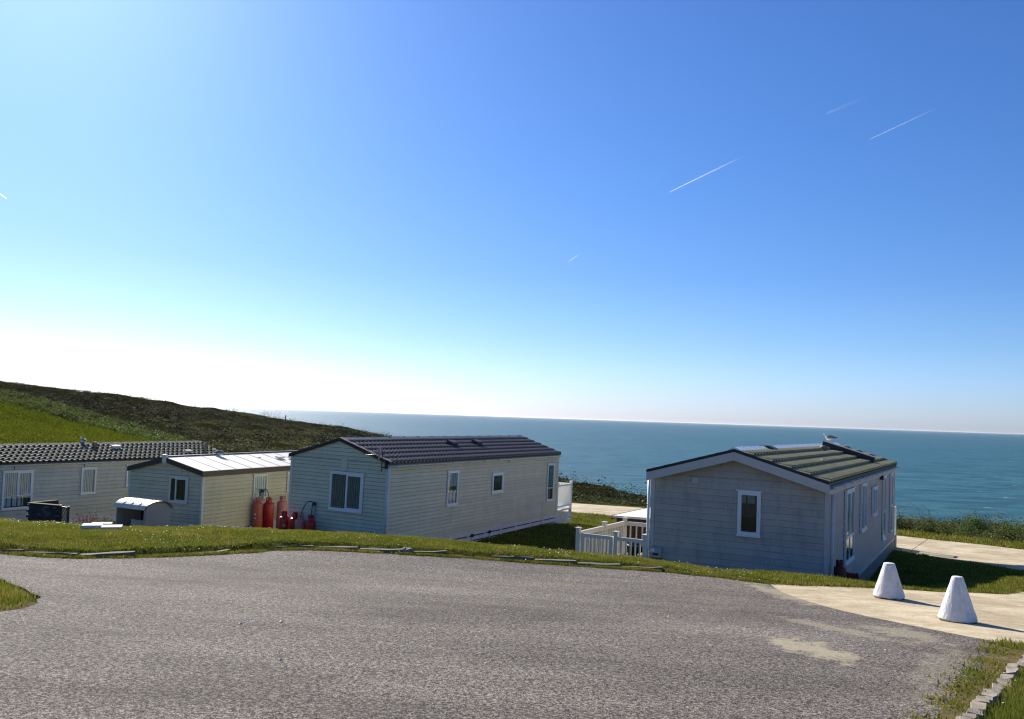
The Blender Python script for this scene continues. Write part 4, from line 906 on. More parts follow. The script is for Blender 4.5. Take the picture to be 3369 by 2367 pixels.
# low shed with a white roof behind the deck
sh = empty('storage_shed', None, 'low brown shed with a white flat roof behind the picket fence', 'shed', mat=FR['B'] @ Matrix.Translation((-7.45, 4.7, .16)))
for i in range(17): MB().box(i*.16+.004, (i+1)*.16-.008, -.02, 0, -.4, 1.42).build('wall_board', M['brown'], sh)
MB().box(0, 2.75, 0, 4.2, -.4, 1.42).build('wall', M['brown'], sh)
for i in range(26): MB().box(-.02, 0, i*.16+.004, (i+1)*.16-.008, -.4, 1.42).build('wall_board', M['brown'], sh)
MB().add([(-.12, -.16, 1.43), (2.78, -.16, 1.5), (2.78, 4.4, 1.5), (-.12, 4.4, 1.43), (-.12, -.16, 1.5), (2.78, -.16, 1.57), (2.78, 4.4, 1.57), (-.12, 4.4, 1.5)], [(0, 3, 2, 1), (4, 5, 6, 7), (0, 1, 5, 4), (1, 2, 6, 5), (2, 3, 7, 6), (3, 0, 4, 7)]).build('roof', M['C_roof'], sh)
MB().box(-.14, -.121, -.16, 4.4, 1.38, 1.51).build('roof_edge', M['brown'], sh)

# ---------------------------------------------------------------- gas cylinders
def cylinder(loc, R_, H_, mt, label, group, rz=0, logo=False, name='gas_cylinder'):
    e = empty(name, loc, label, 'gas cylinder', group, rz)
    hb = H_-.13*(1.2 if H_ > 1 else 1.15)
    rr = R_*.45 if H_ > 1 else R_*.5
    MB().lathe([(R_*.86, 0), (R_*.86, .03), (R_, .06), (R_, hb-R_*.55), (R_*.93, hb-R_*.3), (R_*.72, hb-R_*.12), (R_*.4, hb-.01), (R_*.2, hb), (0, hb)], 28).build('body', mt, e)
    # shroud: a collar with a gap and hand holes
    hs = H_-hb+.03; cr = R_*.56; mb = MB(); n = 28
    holes = {4, 5, 6, 11, 12, 13, 18, 19, 20}
    for i in range(n):
        if i in (25, 26): continue
        a0, a1 = 2*PI*i/n, 2*PI*(i+1)/n
        zs = [(hb-.03, hb+hs*.35), (hb+hs*.62, hb+hs-.03)] if i in holes else [(hb-.03, hb+hs-.03)]
        for z0, z1 in zs:
            v = []
            for a in (a0, a1):
                for q in (cr, cr-.008):
                    for z in (z0, z1): v.append((q*math.cos(a), q*math.sin(a), z))
            mb.add(v, [(0, 4, 5, 1), (2, 3, 7, 6), (1, 5, 7, 3), (0, 2, 6, 4), (0, 1, 3, 2), (4, 6, 7, 5)])
    mb.build('collar', mt, e)
    v = MB().lathe([(.022, hb-.005), (.022, hb+.05), (.012, hb+.055), (.012, hb+.075), (.03, hb+.076), (.03, hb+.09), (0, hb+.09)], 12).build('valve', M['brass'], e)
    if logo:
        mb = MB(); hw = .065; zc = hb*.42
        def P(u, w): a = -PI/2+u/R_; return ((R_+.002)*math.cos(a), (R_+.002)*math.sin(a), zc+w)
        ring = [(0, 1), (1, 0), (0, -1), (-1, 0)]
        for k in range(4):
            (a, b), (c_, d_) = ring[k], ring[(k+1) % 4]
            for t in range(4):
                t0, t1 = t/4, (t+1)/4
                q = [(a+(c_-a)*t0, b+(d_-b)*t0), (a+(c_-a)*t1, b+(d_-b)*t1)]
                mb.add([P(q[0][0]*hw, q[0][1]*hw), P(q[1][0]*hw, q[1][1]*hw), P(q[1][0]*hw*.84, q[1][1]*hw*.84), P(q[0][0]*hw*.84, q[0][1]*hw*.84)], [(0, 1, 2, 3)])
        mb.add([P(-.014, -.015), P(.014, -.015), P(.012, .006), P(0, .026), P(-.012, .006)], [(0, 1, 2, 3, 4)])
        mb.build('hazard_label', M['label'], e)
    return e
G1 = 'tall gas cylinders by the cream caravan'; G2 = 'small gas cylinders in front of the sage caravan'; G3 = 'gas cylinders by the grey lodge'
def onC(x, y): p = LP('C', x, y, 0); return (p.x, p.y, ht(p.x, p.y)-.02)
def onA(x, y): p = LP('A', x, y, 0); return (p.x, p.y, ht(p.x, p.y)-.02)
def onB(x, y): p = LP('B', x, y, 0); return (p.x, p.y, ht(p.x, p.y)-.02)
t1 = cylinder(onC(.27, 2.55), .187, 1.3, M['red_faded'], 'tall faded orange-red gas cylinder nearest the cream caravan window', G1, .6)
mb = MB()
for zz, ww in [(.72, .06), (.58, .04)]:
    for k in range(4):
        a0, a1 = 3.75+k*.08, 3.75+(k+1)*.08; mb.add([(.19*math.cos(a0), .19*math.sin(a0), zz-ww/2), (.19*math.cos(a1), .19*math.sin(a1), zz-ww/2), (.19*math.cos(a1), .19*math.sin(a1), zz+ww/2), (.19*math.cos(a0), .19*math.sin(a0), zz+ww/2)], [(0, 1, 2, 3)])
mb.build('paper_label', M['label'], t1)
cylinder(onC(.55, 2.8), .187, 1.28, M['red'], 'tall bright red gas cylinder in the middle of the tall trio', G1, 1.4)
cylinder(onC(.72, 3.35), .187, 1.29, M['red_pink'], 'tall pinkish bleached gas cylinder right of the bright red one', G1, .2)
cylinder(onC(.62, 4.2), .187, 1.25, M['red'], 'tall dark red gas cylinder mostly hidden behind the sage caravan corner', G1, 2.0)
cylinder(onA(-3.52, -.38), .159, .64, M['red'], 'small dark red gas cylinder with a white diamond mark, leftmost of the small four', G2, .3, logo=True)
cylinder(onA(-3.16, -.3), .159, .63, M['red'], 'small red gas cylinder second from the left, between the diamond marked and the pink one', G2, 1.2)
s3 = cylinder(onA(-2.84, -.42), .159, .63, M['red_pink'], 'small dusty pink gas cylinder with a hose, third of the small four', G2, 2.2)
s4 = cylinder(onA(-2.44, -.42), .159, .64, M['red'], 'small deep red gas cylinder at the right end of the small four', G2, .9)
b1 = cylinder(onB(.3, 1.0), .159, .62, M['red_shaded'], 'red gas cylinder in the shade nearest the lodge corner', G3, .4)
cylinder(onB(.33, 1.55), .159, .62, M['red_shaded'], 'second red gas cylinder in the shade along the lodge side', G3, 1.1)
cylinder(onB(.38, 2.1), .159, .62, M['red_shaded'], 'farthest red gas cylinder in the shade along the lodge side', G3, 1.8)
cylinder(onB(.22, .5), .159, .9, M['red_shaded'], 'taller gas cylinder against the lodge downpipe in deep shade', G3, 1.8)
# regulators and hoses
def hoses(name, a, b, top, label, post):
    e = empty(name, top, label, 'regulator'); T = Vector(top)
    MB().box(-.03, .03, -.03, .03, post, .06).build('bracket', M['grey_box'], e)
    MB().lathe([(.05, -.05), (.06, -.03), (.06, .0), (.03, .03), (0, .03)], 14).build('regulator_body', M['black'], e)
    for q in (a, b):
        Q = Vector(q)-T; pts = []
        for i in range(15):
            t = i/14; p = Q*t; pts.append((p.x, p.y, p.z*t**2.2+.1*math.sin(PI*t)))
        MB().tube(pts, .014, 8).build('hose', M['black'], e)
def cyl_top(x, y, H_, on): p = on(x, y); return (p[0], p[1], p[2]+H_-.05)
pA = LP('A', -2.62, -.06, 0); zA = s4.location.z
hoses('gas_regulator', cyl_top(-2.84, -.42, .63, onA), cyl_top(-2.44, -.42, .64, onA), (pA.x, pA.y, zA+.95), 'black hose loop and regulator above the small gas cylinders', -.6)
pC = LP('C', .1, 3.0, 0)
hoses('gas_regulator', cyl_top(.27, 2.55, 1.3, onC), cyl_top(.55, 2.8, 1.28, onC), (pC.x, pC.y, t1.location.z+1.5), 'grey regulator and hoses above the tall gas cylinders', -.3)

# ---------------------------------------------------------------- whitewashed cones
def cone(x, y, R0, R1, H_, label, rz, smudge=None):
    e = empty('concrete_cone', (x, y, ht(x, y)+.003), label, 'cone bollard', 'white concrete cones at the road edge', rz)
    bm = bmesh.new(); n = 32; rings = []
    prof = [(R0*.9, 0), (R0, .045)]+[(R0+(R1-R0)*t, .05+(H_-.05)*t) for t in [i/12 for i in range(13)]]+[(R1*.9, H_+.006), (0, H_+.008)]
    MBc = MB().lathe(prof, n)
    vs = []
    for (a, b, c) in MBc.v:
        k = 1+.012*math.sin(7*a/R0+rz)+.01*math.sin(30*c+9*b)+.008*random.uniform(-1, 1); vs.append((a*k, b*k, c))
    MBc.v = vs; o = MBc.build('cone_body', M['cone'], e)
    if smudge: 
        mb = MB(); a0 = smudge
        for k in range(26):
            a = a0+random.gauss(0, .2); z = .12+abs(random.gauss(0, .07)); r = R0+(R1-R0)*z/H_+.003; s_ = random.uniform(.006, .02)
            c_ = Vector((r*math.cos(a), r*math.sin(a), z)); t = Vector((-math.sin(a), math.cos(a), 0)); up = Vector((-(R0-R1)/H_*math.cos(a), -(R0-R1)/H_*math.sin(a), 1)).normalized()
            mb.add([c_+t*s_*math.cos(q)+up*s_*1.3*math.sin(q) for q in [i*PI/3 for i in range(6)]], [tuple(range(6))])
        mb.build('lichen_patch', M['twig'], e)
    return e
cone(6.95, 16.15, .27, .095, .62, 'white concrete cone with a brown lichen patch near its foot, the farther of the two', .3, smudge=-.95-.3)
cone(6.87, 13.55, .275, .078, .66, 'clean white concrete cone nearest the right edge of the photo', 1.7)

# ---------------------------------------------------------------- curved-lid locker, block screen, bits by the left caravans
lk = empty('garden_locker', (-11.28, 27.6, ht(-11.28, 27.6)), 'grey garden locker with a curved cream lid, front flap half open', 'locker', rz=-math.radians(30))
lk.scale = (1.1, 1.1, 1.05); HL = 1.02
MB().box(-.62, -.585, -.4, .42, 0, HL-.1).build('side_panel', M['locker'], lk)
arch = [(-.42, 0), (.42, 0)]+[(.42*math.cos(a), HL-.1+.2*math.sin(a)) for a in [PI*i/10 for i in range(11)]]
MB().prism(arch, 0, .585, .62).build('side_panel', M['locker'], lk)
for i in range(8): MB().box(.621, .63, -.4, .4, i*.12+.004, i*.12+.112).build('panel_board', M['locker'], lk)
MB().box(-.585, .585, .39, .42, 0, HL-.1).build('back_panel', M['locker_in'], lk)
MB().box(-.585, .585, -.4, .39, 0, .1).build('floor_panel', M['locker'], lk)
MB().box(-.585, -.0, -.42, -.4, 0, .34).build('front_flap', M['locker'], lk)
for i in range(5): MB().add([(.0+i*.12, -.42, 0), (.11+i*.12, -.42, 0), (.16+i*.12*.93, -.4, .62), (.06+i*.12*.93, -.4, .62), (.0+i*.12, -.4, 0), (.11+i*.12, -.4, 0), (.16+i*.12*.93, -.38, .62), (.06+i*.12*.93, -.38, .62)], [(0, 1, 2, 3), (4, 7, 6, 5), (0, 4, 5, 1), (1, 5, 6, 2), (2, 6, 7, 3), (3, 7, 4, 0)]).build('door_slat', M['locker'], lk)
lid = MB(); n = 12; rO, rI = .24, .215
out = [(-.46*math.cos(PI*i/n), HL-.1+rO*math.sin(PI*i/n)) for i in range(n+1)]; inn = [(-.44*math.cos(PI*i/n), HL-.1+rI*math.sin(PI*i/n)) for i in range(n, -1, -1)]
vs = [(x, p[0], p[1]) for x in (-.68, .66) for p in out]; vs2 = [(x, p[0], p[1]) for x in (-.68, .66) for p in reversed(inn)]
fs = [(i, i+1, n+2+i, n+1+i) for i in range(n)]; k = 2*(n+1); fs2 = [(k+i, k+n+1+i, k+n+2+i, k+i+1) for i in range(n)]
e1 = [(i, k+i, k+i+1, i+1) for i in range(n)]; e2 = [(n+1+i, n+2+i, k+n+2+i, k+n+1+i) for i in range(n)]
lid.add(vs+vs2, fs+fs2+e1+e2+[(0, n+1, k+n+1, k), (n, k+n, k+2*n+1, 2*n+1)]); lo = lid.build('lid', M['locker_top'], lk)
for x in (.662,): MB().prism(out+inn, 0, x, x+.02).build('lid_edge', M['roof_dark'], lk)
for x in (-.34, 0, .34):
    mb = MB()
    for i in range(n): mb.add([(x-.012, out[i][0], out[i][1]+.002), (x+.012, out[i][0], out[i][1]+.002), (x+.012, out[i+1][0], out[i+1][1]+.002), (x-.012, out[i+1][0], out[i+1][1]+.002), (x-.012, out[i][0], out[i][1]+.016), (x+.012, out[i][0], out[i][1]+.016), (x+.012, out[i+1][0], out[i+1][1]+.016), (x-.012, out[i+1][0], out[i+1][1]+.016)], [(4, 5, 6, 7), (0, 4, 7, 3), (1, 2, 6, 5), (0, 1, 5, 4), (2, 3, 7, 6)])
    mb.build('lid_rib', M['locker_top'], lo)
# block screen wall
sw = empty('block_wall', (-16.6, 30.9, ht(-16, 30.8)), 'low dark block wall with a timber capping before the left caravan', 'wall')
dirv = Vector((1.35, -.5, 0)); Lw = dirv.length; ang = math.atan2(dirv.y, dirv.x); HW = 1.12
MB().box(0, Lw, .02, .1, 0, HW).build('mortar_core', M['mortar'], sw, mtx=Matrix.Rotation(ang, 4, 'Z'))
bk = MB().box(.006, .194, -.002, .12, .006, .084).mesh('brick', M['brick']); bk2 = MB().box(.006, .194, -.006, .12, .006, .084).mesh('brick', M['brick_pale'])
for r in range(12):
    off = -.1 if r % 2 else 0
    for c in range(8):
        x = c*.2+off
        if x+.2 > Lw+.04 or x < -.12: continue
        put(bk2 if random.random() < .28 else bk, 'brick', sw, Matrix.Rotation(ang, 4, 'Z') @ Matrix.Translation((x, random.uniform(-.006, .004), r*.092)))
MB().box(-.04, Lw+.02, -.03, .15, HW+.002, HW+.035).build('capping', M['post'], sw, mtx=Matrix.Rotation(ang, 4, 'Z'))
MB().box(-.04, .06, .15, 1.2, .2, HW).build('return_wall', M['mortar'], sw, mtx=Matrix.Rotation(ang, 4, 'Z')); MB().box(-.06, .08, .151, 1.2, HW+.003, HW+.04).build('return_capping', M['post'], sw, mtx=Matrix.Rotation(ang, 4, 'Z'))
tp = Vector((-16.6, 30.9, ht(-16, 30.8)))+dirv
tr = empty('trellis_panel', tp, 'black diamond trellis panel at the end of the dark block wall', 'trellis', rz=ang-.25)
for x in (.03, .52): MB().box(x-.03, x+.03, -.03, .03, 0, 1.17).build('post', M['black'], tr)
MB().box(.06, .49, -.02, .02, 1.08, 1.13).build('rail', M['black'], tr); MB().box(.06, .49, -.02, .02, .03, .08).build('rail', M['black'], tr)
for k in range(-3, 11):
    for sgn in (1, -1):
        pts = []
        x0, x1 = .06, .49; za = .08+k*.145; 
        z_a, z_b = (za, za+.43*1.3) if sgn > 0 else (za+.43*1.3, za)
        # clip to the panel height
        def zz(x): return z_a+(z_b-z_a)*(x-x0)/(x1-x0)
        xs = [x0+(x1-x0)*i/40 for i in range(41)]; ok = [x for x in xs if .08 <= zz(x) <= 1.08]
        if len(ok) > 3: a, b = ok[0], ok[-1]; MB().tube([(a, .006*sgn, zz(a)), (b, .006*sgn, zz(b))], .009, 4).build('lattice_lath', M['black'], tr)
# shrubs beside it
def shrub(name, x, y, w, h, tint, label, n=500, leaf=.05, stems=8, cat='shrub'):
    z = ht(x, y); e = empty(name, (x, y, z), label, cat)
    st = MB()
    for i in range(stems):
        a = random.uniform(0, 2*PI); r = random.uniform(.3, 1)*w/2; st.tube([(0, 0, 0), (r*.4*math.cos(a), r*.4*math.sin(a), h*.5), (r*math.cos(a), r*math.sin(a), h*random.uniform(.7, 1.05))], [.008, .006, .002], 5)
    st.build('stems', M['twig'], e)
    d = rng.normal(size=(n, 3)); d /= np.linalg.norm(d, axis=1)[:, None]; rr = rng.random(n)**.4
    lump = 1+.3*np.sin(d[:, 0]*5+d[:, 1]*4)
    c = d*rr[:, None]*lump[:, None]*np.array([w/2, w/2, h/2])+np.array([0, 0, h/2]); c[:, 2] = np.maximum(c[:, 2], .02)
    V = (c[:, None]+rng.normal(size=(n, 3, 3))*leaf*.6).reshape(-1, 3); t = np.array(tint)[None]*(.5+rng.random((n, 1)))
    o = tri_mesh('foliage', V, M['gorse'], t); o.parent = e; o['kind'] = 'stuff'
    return e
shrub('shrub', -14.35, 30.6, .95, .75, (.2, .09, .07), 'reddish brown leafy shrub right of the trellis', 900, .035)
shrub('shrub', -13.6, 30.2, .9, .6, (.14, .12, .05), 'olive brown bushy shrub between the red shrub and the locker', 900, .035)
shrub('shrub', -13.0, 29.6, .5, .55, (.09, .1, .05), 'thin twiggy plant left of the garden locker', 160, .03, 12)
mb = MB(); e = empty('garden_sled', (-15.1, 27.3, ht(-15.1, 27.3)+.0), 'low black garden tool lying on the grass by the left window', 'garden tool', rz=-.35)
mb.box(-.5, .42, -.04, .04, .3, .38).build('bar', M['black'], e); MB().box(-.5, -.36, -.06, .06, .0, .46).build('block', M['black'], e); MB().box(-.24, -.14, -.05, .05, .3, .5).build('block', M['black'], e); MB().box(.3, .5, -.07, .07, .0, .44).build('block', M['black'], e)
# raised bed edge before the locker
e = empty('raised_bed', (-12.5, 27.9, ht(-12.5, 27.9)), 'low timber bed edging beside the locker', 'garden bed', rz=-.45)
for y in (-.3, .3): MB().box(-1.0, .3, y-.03, y+.03, 0, .2).build('edging_board', M['post'], e)
for x in (-1.03, .33): MB().box(x-.03, x+.03, -.33, .33, 0, .2).build('edging_board', M['post'], e)

# ---------------------------------------------------------------- gulls
def gull(loc, rz, label, stand=True, k=1.0):
    e = empty('gull', loc, label, 'gull', 'gulls on the roofs', rz)
    zc = .2 if stand else .09
    # one continuous body: chest, belly, rump, neck, head
    bm = bmesh.new()
    path = [(-.24, .02, .018), (-.16, .015, .05), (-.06, 0, .075), (.04, -.002, .085), (.12, .02, .078), (.165, .065, .056), (.185, .11, .046), (.205, .142, .045), (.235, .148, .032), (.255, .143, .01)]
    vs = []; n = 14
    for (x, z, r) in path:
        for i in range(n):
            a = 2*PI*i/n; vs.append((x+(.3*r*math.sin(a) if z > .05 else 0), .82*r*math.cos(a), zc+z+r*math.sin(a)*1.0))
    fs = [(i*n+j, i*n+(j+1) % n, (i+1)*n+(j+1) % n, (i+1)*n+j) for i in range(len(path)-1) for j in range(n)]+[tuple(range(n-1, -1, -1)), tuple(range(len(vs)-n, len(vs)))]
    MB().add(vs, fs, True).build('body', M['feather'], e)
    for sgn in (-1, 1):
        pts = [(.12, .045), (.02, .078), (-.1, .07), (-.2, .045), (-.27, .03)]; w = []
        mb = MB()
        for (x, z), r, t in zip(pts, [.04, .062, .05, .028, .01], [.062, .066, .056, .034, .02]):
            for i in range(8): a = 2*PI*i/8; w.append((x, sgn*(t+.008*math.cos(a)), zc+z-.02+r*math.sin(a)))
        f2 = [(i*8+j, i*8+(j+1) % 8, (i+1)*8+(j+1) % 8, (i+1)*8+j) for i in range(4) for j in range(8)]+[tuple(range(7, -1, -1)), tuple(range(32, 40))]
        mb.add(w, f2, True).build('wing', M['wing'], e)
        MB().tube([(-.2, sgn*.036, zc+.03), (-.28, sgn*.02, zc+.035+.012*sgn), (-.34, sgn*.014, zc+.03+.02*sgn)], [.018, .011, .002], 6).build('wing_tip', M['wing_tip'], e)
        MB().add([(.243, sgn*.03, zc+.158), (.237, sgn*.031, zc+.162), (.231, sgn*.031, zc+.158), (.237, sgn*.031, zc+.154)], [(0, 1, 2, 3)]).build('eye', M['black'], e)
        if stand:
            MB().tube([(.0, sgn*.03, zc-.07), (.01, sgn*.03, zc-.12), (.0, sgn*.03, zc-.195)], [.009, .007, .006], 6).build('leg', M['pinkleg'], e)
            MB().add([(-.015, sgn*.03, zc-.197), (.05, sgn*.03-.024, zc-.197), (.058, sgn*.03, zc-.197), (.05, sgn*.03+.024, zc-.197), (0, sgn*.03, zc-.187)], [(0, 3, 2, 1), (0, 1, 4), (1, 2, 4), (2, 3, 4), (3, 0, 4)]).build('foot', M['pinkleg'], e)
    MB().tube([(-.22, 0, zc+.018), (-.3, 0, zc+.004), (-.33, 0, zc-.002)], [.03, .02, .012], 8).build('tail', M['feather'], e)
    MB().tube([(.245, 0, zc+.146), (.285, 0, zc+.14), (.303, 0, zc+.128)], [.013, .009, .003], 8).build('bill', M['bill'], e)
    e.scale = (k, k, k); return e
p = LP('B', -2.3, 14.75, 3.41+.66+.1+.075); gull(p, PI+.05, 'grey backed gull standing on the lodge roof ridge facing left', True, 1.05)
p = LP('C', -1.53, 2.45, 2.34+.38+.045); gull(p, PI-.35, 'white gull sitting on the white caravan roof', False, .95)
p = LP('D', -1.85, 5.4, 2.5+.55+.1); gull(p, PI-.6, 'gull crouched low on the far ridge of the long left caravan', False, .9)

# post on the hill
px_, py_ = -35.4, 139.5
e = empty('marker_post', (px_, py_, ht(px_, py_)), 'thin wooden post standing on the skyline of the hill', 'post'); MB().box(-.07, .07, -.07, .07, -.3, .85).build('post_shaft', M['post'], e); MB().box(-.09, .09, -.09, .09, .85, .9).build('post_top', M['post'], e)

# ---------------------------------------------------------------- vegetation
def mask_grass(x, y):
    inT = inside(TARMAC, x, y) & ~inside(left_patch, x, y)
    ok = ~inT & ~inside(ROAD, x, y)
    for k, W, L in (('A', 3.7, 12.7), ('B', 4.6, 16.4), ('C', 3.3, 9.6), ('D', 3.7, 11)):
        inv = FR[k].inverted(); X = inv[0][0]*x+inv[0][1]*y+inv[0][3]+inv[0][2]*-2.7; Y = inv[1][0]*x+inv[1][1]*y+inv[1][3]+inv[1][2]*-2.7
        ok &= ~((X > -W-.0) & (X < .02) & (Y > -.02) & (Y < L))
    return ok
def terrain_z(x, y):
    z = HT(x, y); dT = dist_line(TF, x, y)
    b = (y > 13)
    z = z+np.where(b & (x < 4.5) & (y < 24), 0.1*np.clip((4.5-x)/2.5, 0, 1)*np.clip((dT-0.3)/0.12, 0, 1)*np.clip((5-dT)/3, 0, 1), 0)
    return z+np.where(b, 0.02*np.sin(x*2.1+1)*np.sin(y*1.7)+0.012*np.sin(x*5.3+y*3.1), 0)
def blades(name, n, box, hmin, hmax, w, mt, label, cond=None, tintv=.35, lean=.5, yellow=.15):
    x = rng.uniform(box[0], box[1], n); y = rng.uniform(box[2], box[3], n); k = mask_grass(x, y)
    if cond is not None: k &= cond(x, y)
    x, y = x[k], y[k]; n = len(x); z = terrain_z(x, y)-.008
    clump = .62+.38*np.sin(x*7.3+2*np.sin(y*5.1))*np.sin(y*8.7+np.sin(x*3.7)*2)
    h = (hmin+(hmax-hmin)*rng.random(n)**1.6)*(.55+.6*clump); h = h*np.where(dist_line(TF, x, y) < .36, .3, 1); a = rng.uniform(0, 2*PI, n); ww = w*(.6+.8*rng.random(n))
    b = np.stack([x, y, z], -1); d = np.stack([np.cos(a), np.sin(a), np.zeros(n)], -1)*ww[:, None]/2
    la = rng.uniform(0, 2*PI, n); tip = b+np.stack([np.cos(la)*h*lean*rng.random(n), np.sin(la)*h*lean*rng.random(n), h], -1)
    V = np.stack([b-d, b+d, tip], 1).reshape(-1, 3)
    t = np.ones((n, 3))*(1-tintv/2+tintv*rng.random((n, 1))); yl = rng.random(n) < yellow; t[yl] *= np.array([1.7, 1.35, 1.1])
    o = tri_mesh(name, V, mt, t); tag(o, label, 'grass', kind='stuff'); return o
blades('grass', 420000, (-15, 9.5, 14, 22.5), .025, .06, .014, M['grass'], 'short daisy flecked turf along the kerb of the tarmac')
blades('grass', 120000, (-17, 9, 22.5, 34), .04, .1, .026, M['grass'], 'mown turf round the caravans', cond=lambda x, y: (x > -2) | (x < -8) | (y < 29))
blades('grass', 110000, (-3, 9, 22, 48), .05, .11, .03, M['grass'], 'lawn between the sage caravan and the picket fence', yellow=.05)
blades('grass', 170000, (5, 19, 17, 39), .04, .1, .022, M['grass'], 'shaded lawn corner right of the grey lodge')
def right_of_edging(x, y):
    ex = np.interp(y, [p[1] for p in reversed(EDG)], [p[0] for p in reversed(EDG)]); return x > ex+.04
blades('grass', 120000, (2.5, 9, 5.2, 11.8), .03, .1, .008, M['grass'], 'green turf in the bottom right corner behind the stone edging', cond=right_of_edging, yellow=.05)
blades('grass', 42000, (2.5, 8, 5.2, 11.8), .015, .05, .009, M['grass'], 'sparse dry grass between the tarmac and the stone edging', cond=lambda x, y: ~right_of_edging(x, y), yellow=.85)
blades('grass', 5000, (6.2, 8.5, 10.9, 11.7), .05, .13, .012, M['grass'], 'tuft of grass at the corner of the concrete', yellow=.2)
blades('grass', 46000, (-10, -4.9, 8.4, 12.4), .03, .13, .012, M['grass'], 'tongue of grass reaching into the tarmac at the left edge', cond=lambda x, y: inside(left_patch, x, y) & (dist_line(PL, x, y)+.08*rng.normal(size=x.shape) > .13), yellow=.25)
blades('grass', 50000, (6, 30, 36, 47), .08, .22, .05, M['grass'], 'rough grass verge beyond the concrete road', cond=lambda x, y: y < np.interp(x, HB[:, 0], HB[:, 1])+.6)
blades('grass', 150000, (-62, 0, 48, 104), .1, .26, .11, M['fieldgrass'], 'bright green hillside pasture behind the long caravan', cond=lambda x, y: (y < np.interp(x, HB[:, 0], HB[:, 1])) & (y-60 > (x+20)*-0.0-14), yellow=.1)
# weeds creeping on to the tarmac edge
def fringe(name, line, n, spread, label, hmax=.05, off=0.0):
    s = rng.random(n); segL = [math.hypot(b[0]-a[0], b[1]-a[1]) for a, b in zip(line[:-1], line[1:])]; cum = np.concatenate([[0], np.cumsum(segL)]); t = s*cum[-1]
    x = np.interp(t, cum, [p[0] for p in line])+rng.normal(0, spread, n); y = np.interp(t, cum, [p[1] for p in line])+rng.normal(0, spread, n)+off
    keep = np.sin(x*3.1)+np.sin(x*7.7+y*3)+rng.normal(0, .8, n) > -.4; x, y = x[keep], y[keep]; n = len(x); z = HT(x, y)+.0
    h = .012+(hmax-.012)*rng.random(n); a = rng.uniform(0, 2*PI, n); b = np.stack([x, y, z], -1); d = np.stack([np.cos(a), np.sin(a), 0*a], -1)*.009
    tip = b+np.stack([rng.normal(0, .5, n)*h, rng.normal(0, .5, n)*h, h], -1); V = np.stack([b-d, b+d, tip], 1).reshape(-1, 3)
    tt = np.ones((n, 3))*(.6+.6*rng.random((n, 1))); yl = rng.random(n) < .3; tt[yl] *= np.array([1.7, 1.35, 1.2])
    tag(tri_mesh(name, V, M['grass'], tt), label, 'grass', kind='stuff')
fringe('grass_fringe', TF[2:], 42000, .06, 'ragged weeds along the foot of the kerb', off=.1, hmax=.055)
fringe('grass_fringe', AU[:12], 16000, .06, 'ragged grass along the lawn side of the concrete', off=.06, hmax=.09)
fringe('grass_fringe', DR[:6], 5000, .12, 'thin dry weeds on the tarmac edge at the right', hmax=.05, off=-.05)
# daisies
def daisies(n, box, label):
    x = rng.uniform(box[0], box[1], n*3); y = rng.uniform(box[2], box[3], n*3); k = mask_grass(x, y) & (np.sin(x*1.7)+np.sin(y*2.3+x)+rng.normal(0, .7, len(x)) > .5); x, y = x[k][:n], y[k][:n]
    n = len(x); z = terrain_z(x, y)+.045+.02*rng.random(n); r = .006+.007*rng.random(n); an = np.arange(6)*PI/3; tl = rng.normal(0, .35, (n, 2))
    P = np.stack([x[:, None]+r[:, None]*np.cos(an), y[:, None]+r[:, None]*np.sin(an), z[:, None]+r[:, None]*(np.cos(an)*tl[:, :1]+np.sin(an)*tl[:, 1:])], -1).reshape(-1, 3)
    tag(tri_mesh('daisies', P, M['daisy'], None, 6), label, 'flowers', kind='stuff')
daisies(1300, (-15, 8, 14.8, 21.5), 'scattered white daisies in the turf behind the kerb')
daisies(60, (4, 8, 6, 11), 'a few daisies in the bottom right turf')

def clumps(name, label, cx, cy, rad, hgt, leaf, per, tints, mt=None, cat='gorse'):
    n = len(cx); cz = HT(cx, cy); idx = np.repeat(np.arange(n), per); N_ = len(idx)
    d = rng.normal(size=(N_, 3)); d[:, 2] = np.abs(d[:, 2]); d /= np.linalg.norm(d, axis=1)[:, None]; rr = rng.random(N_)**.33
    lump = 1+.28*np.sin(d[:, 0]*6+idx*1.3)*np.sin(d[:, 1]*5+idx)
    c = np.stack([cx[idx]+d[:, 0]*rr*lump*rad[idx], cy[idx]+d[:, 1]*rr*lump*rad[idx], cz[idx]+d[:, 2]*rr*lump*hgt[idx]-.05], -1)
    V = (c[:, None]+rng.normal(size=(N_, 3, 3))*leaf*np.array([1, 1, .7])*.6).reshape(-1, 3)
    t = tints[idx]*(.7+.55*rng.random((N_, 1)))*(.75+.5*rng.random((n, 1)))[idx]
    o = tri_mesh(name, V, mt or M['gorse'], t); return tag(o, label, cat, kind='stuff')
def hb(x): return np.interp(x, HB[:, 0], HB[:, 1])
def coastY(x): return np.interp(x, COAST[:, 0], COAST[:, 1])
PAL = np.array([(.085, .07, .045), (.06, .055, .03), (.12, .125, .04), (.085, .12, .03), (.155, .145, .06), (.022, .028, .012)])
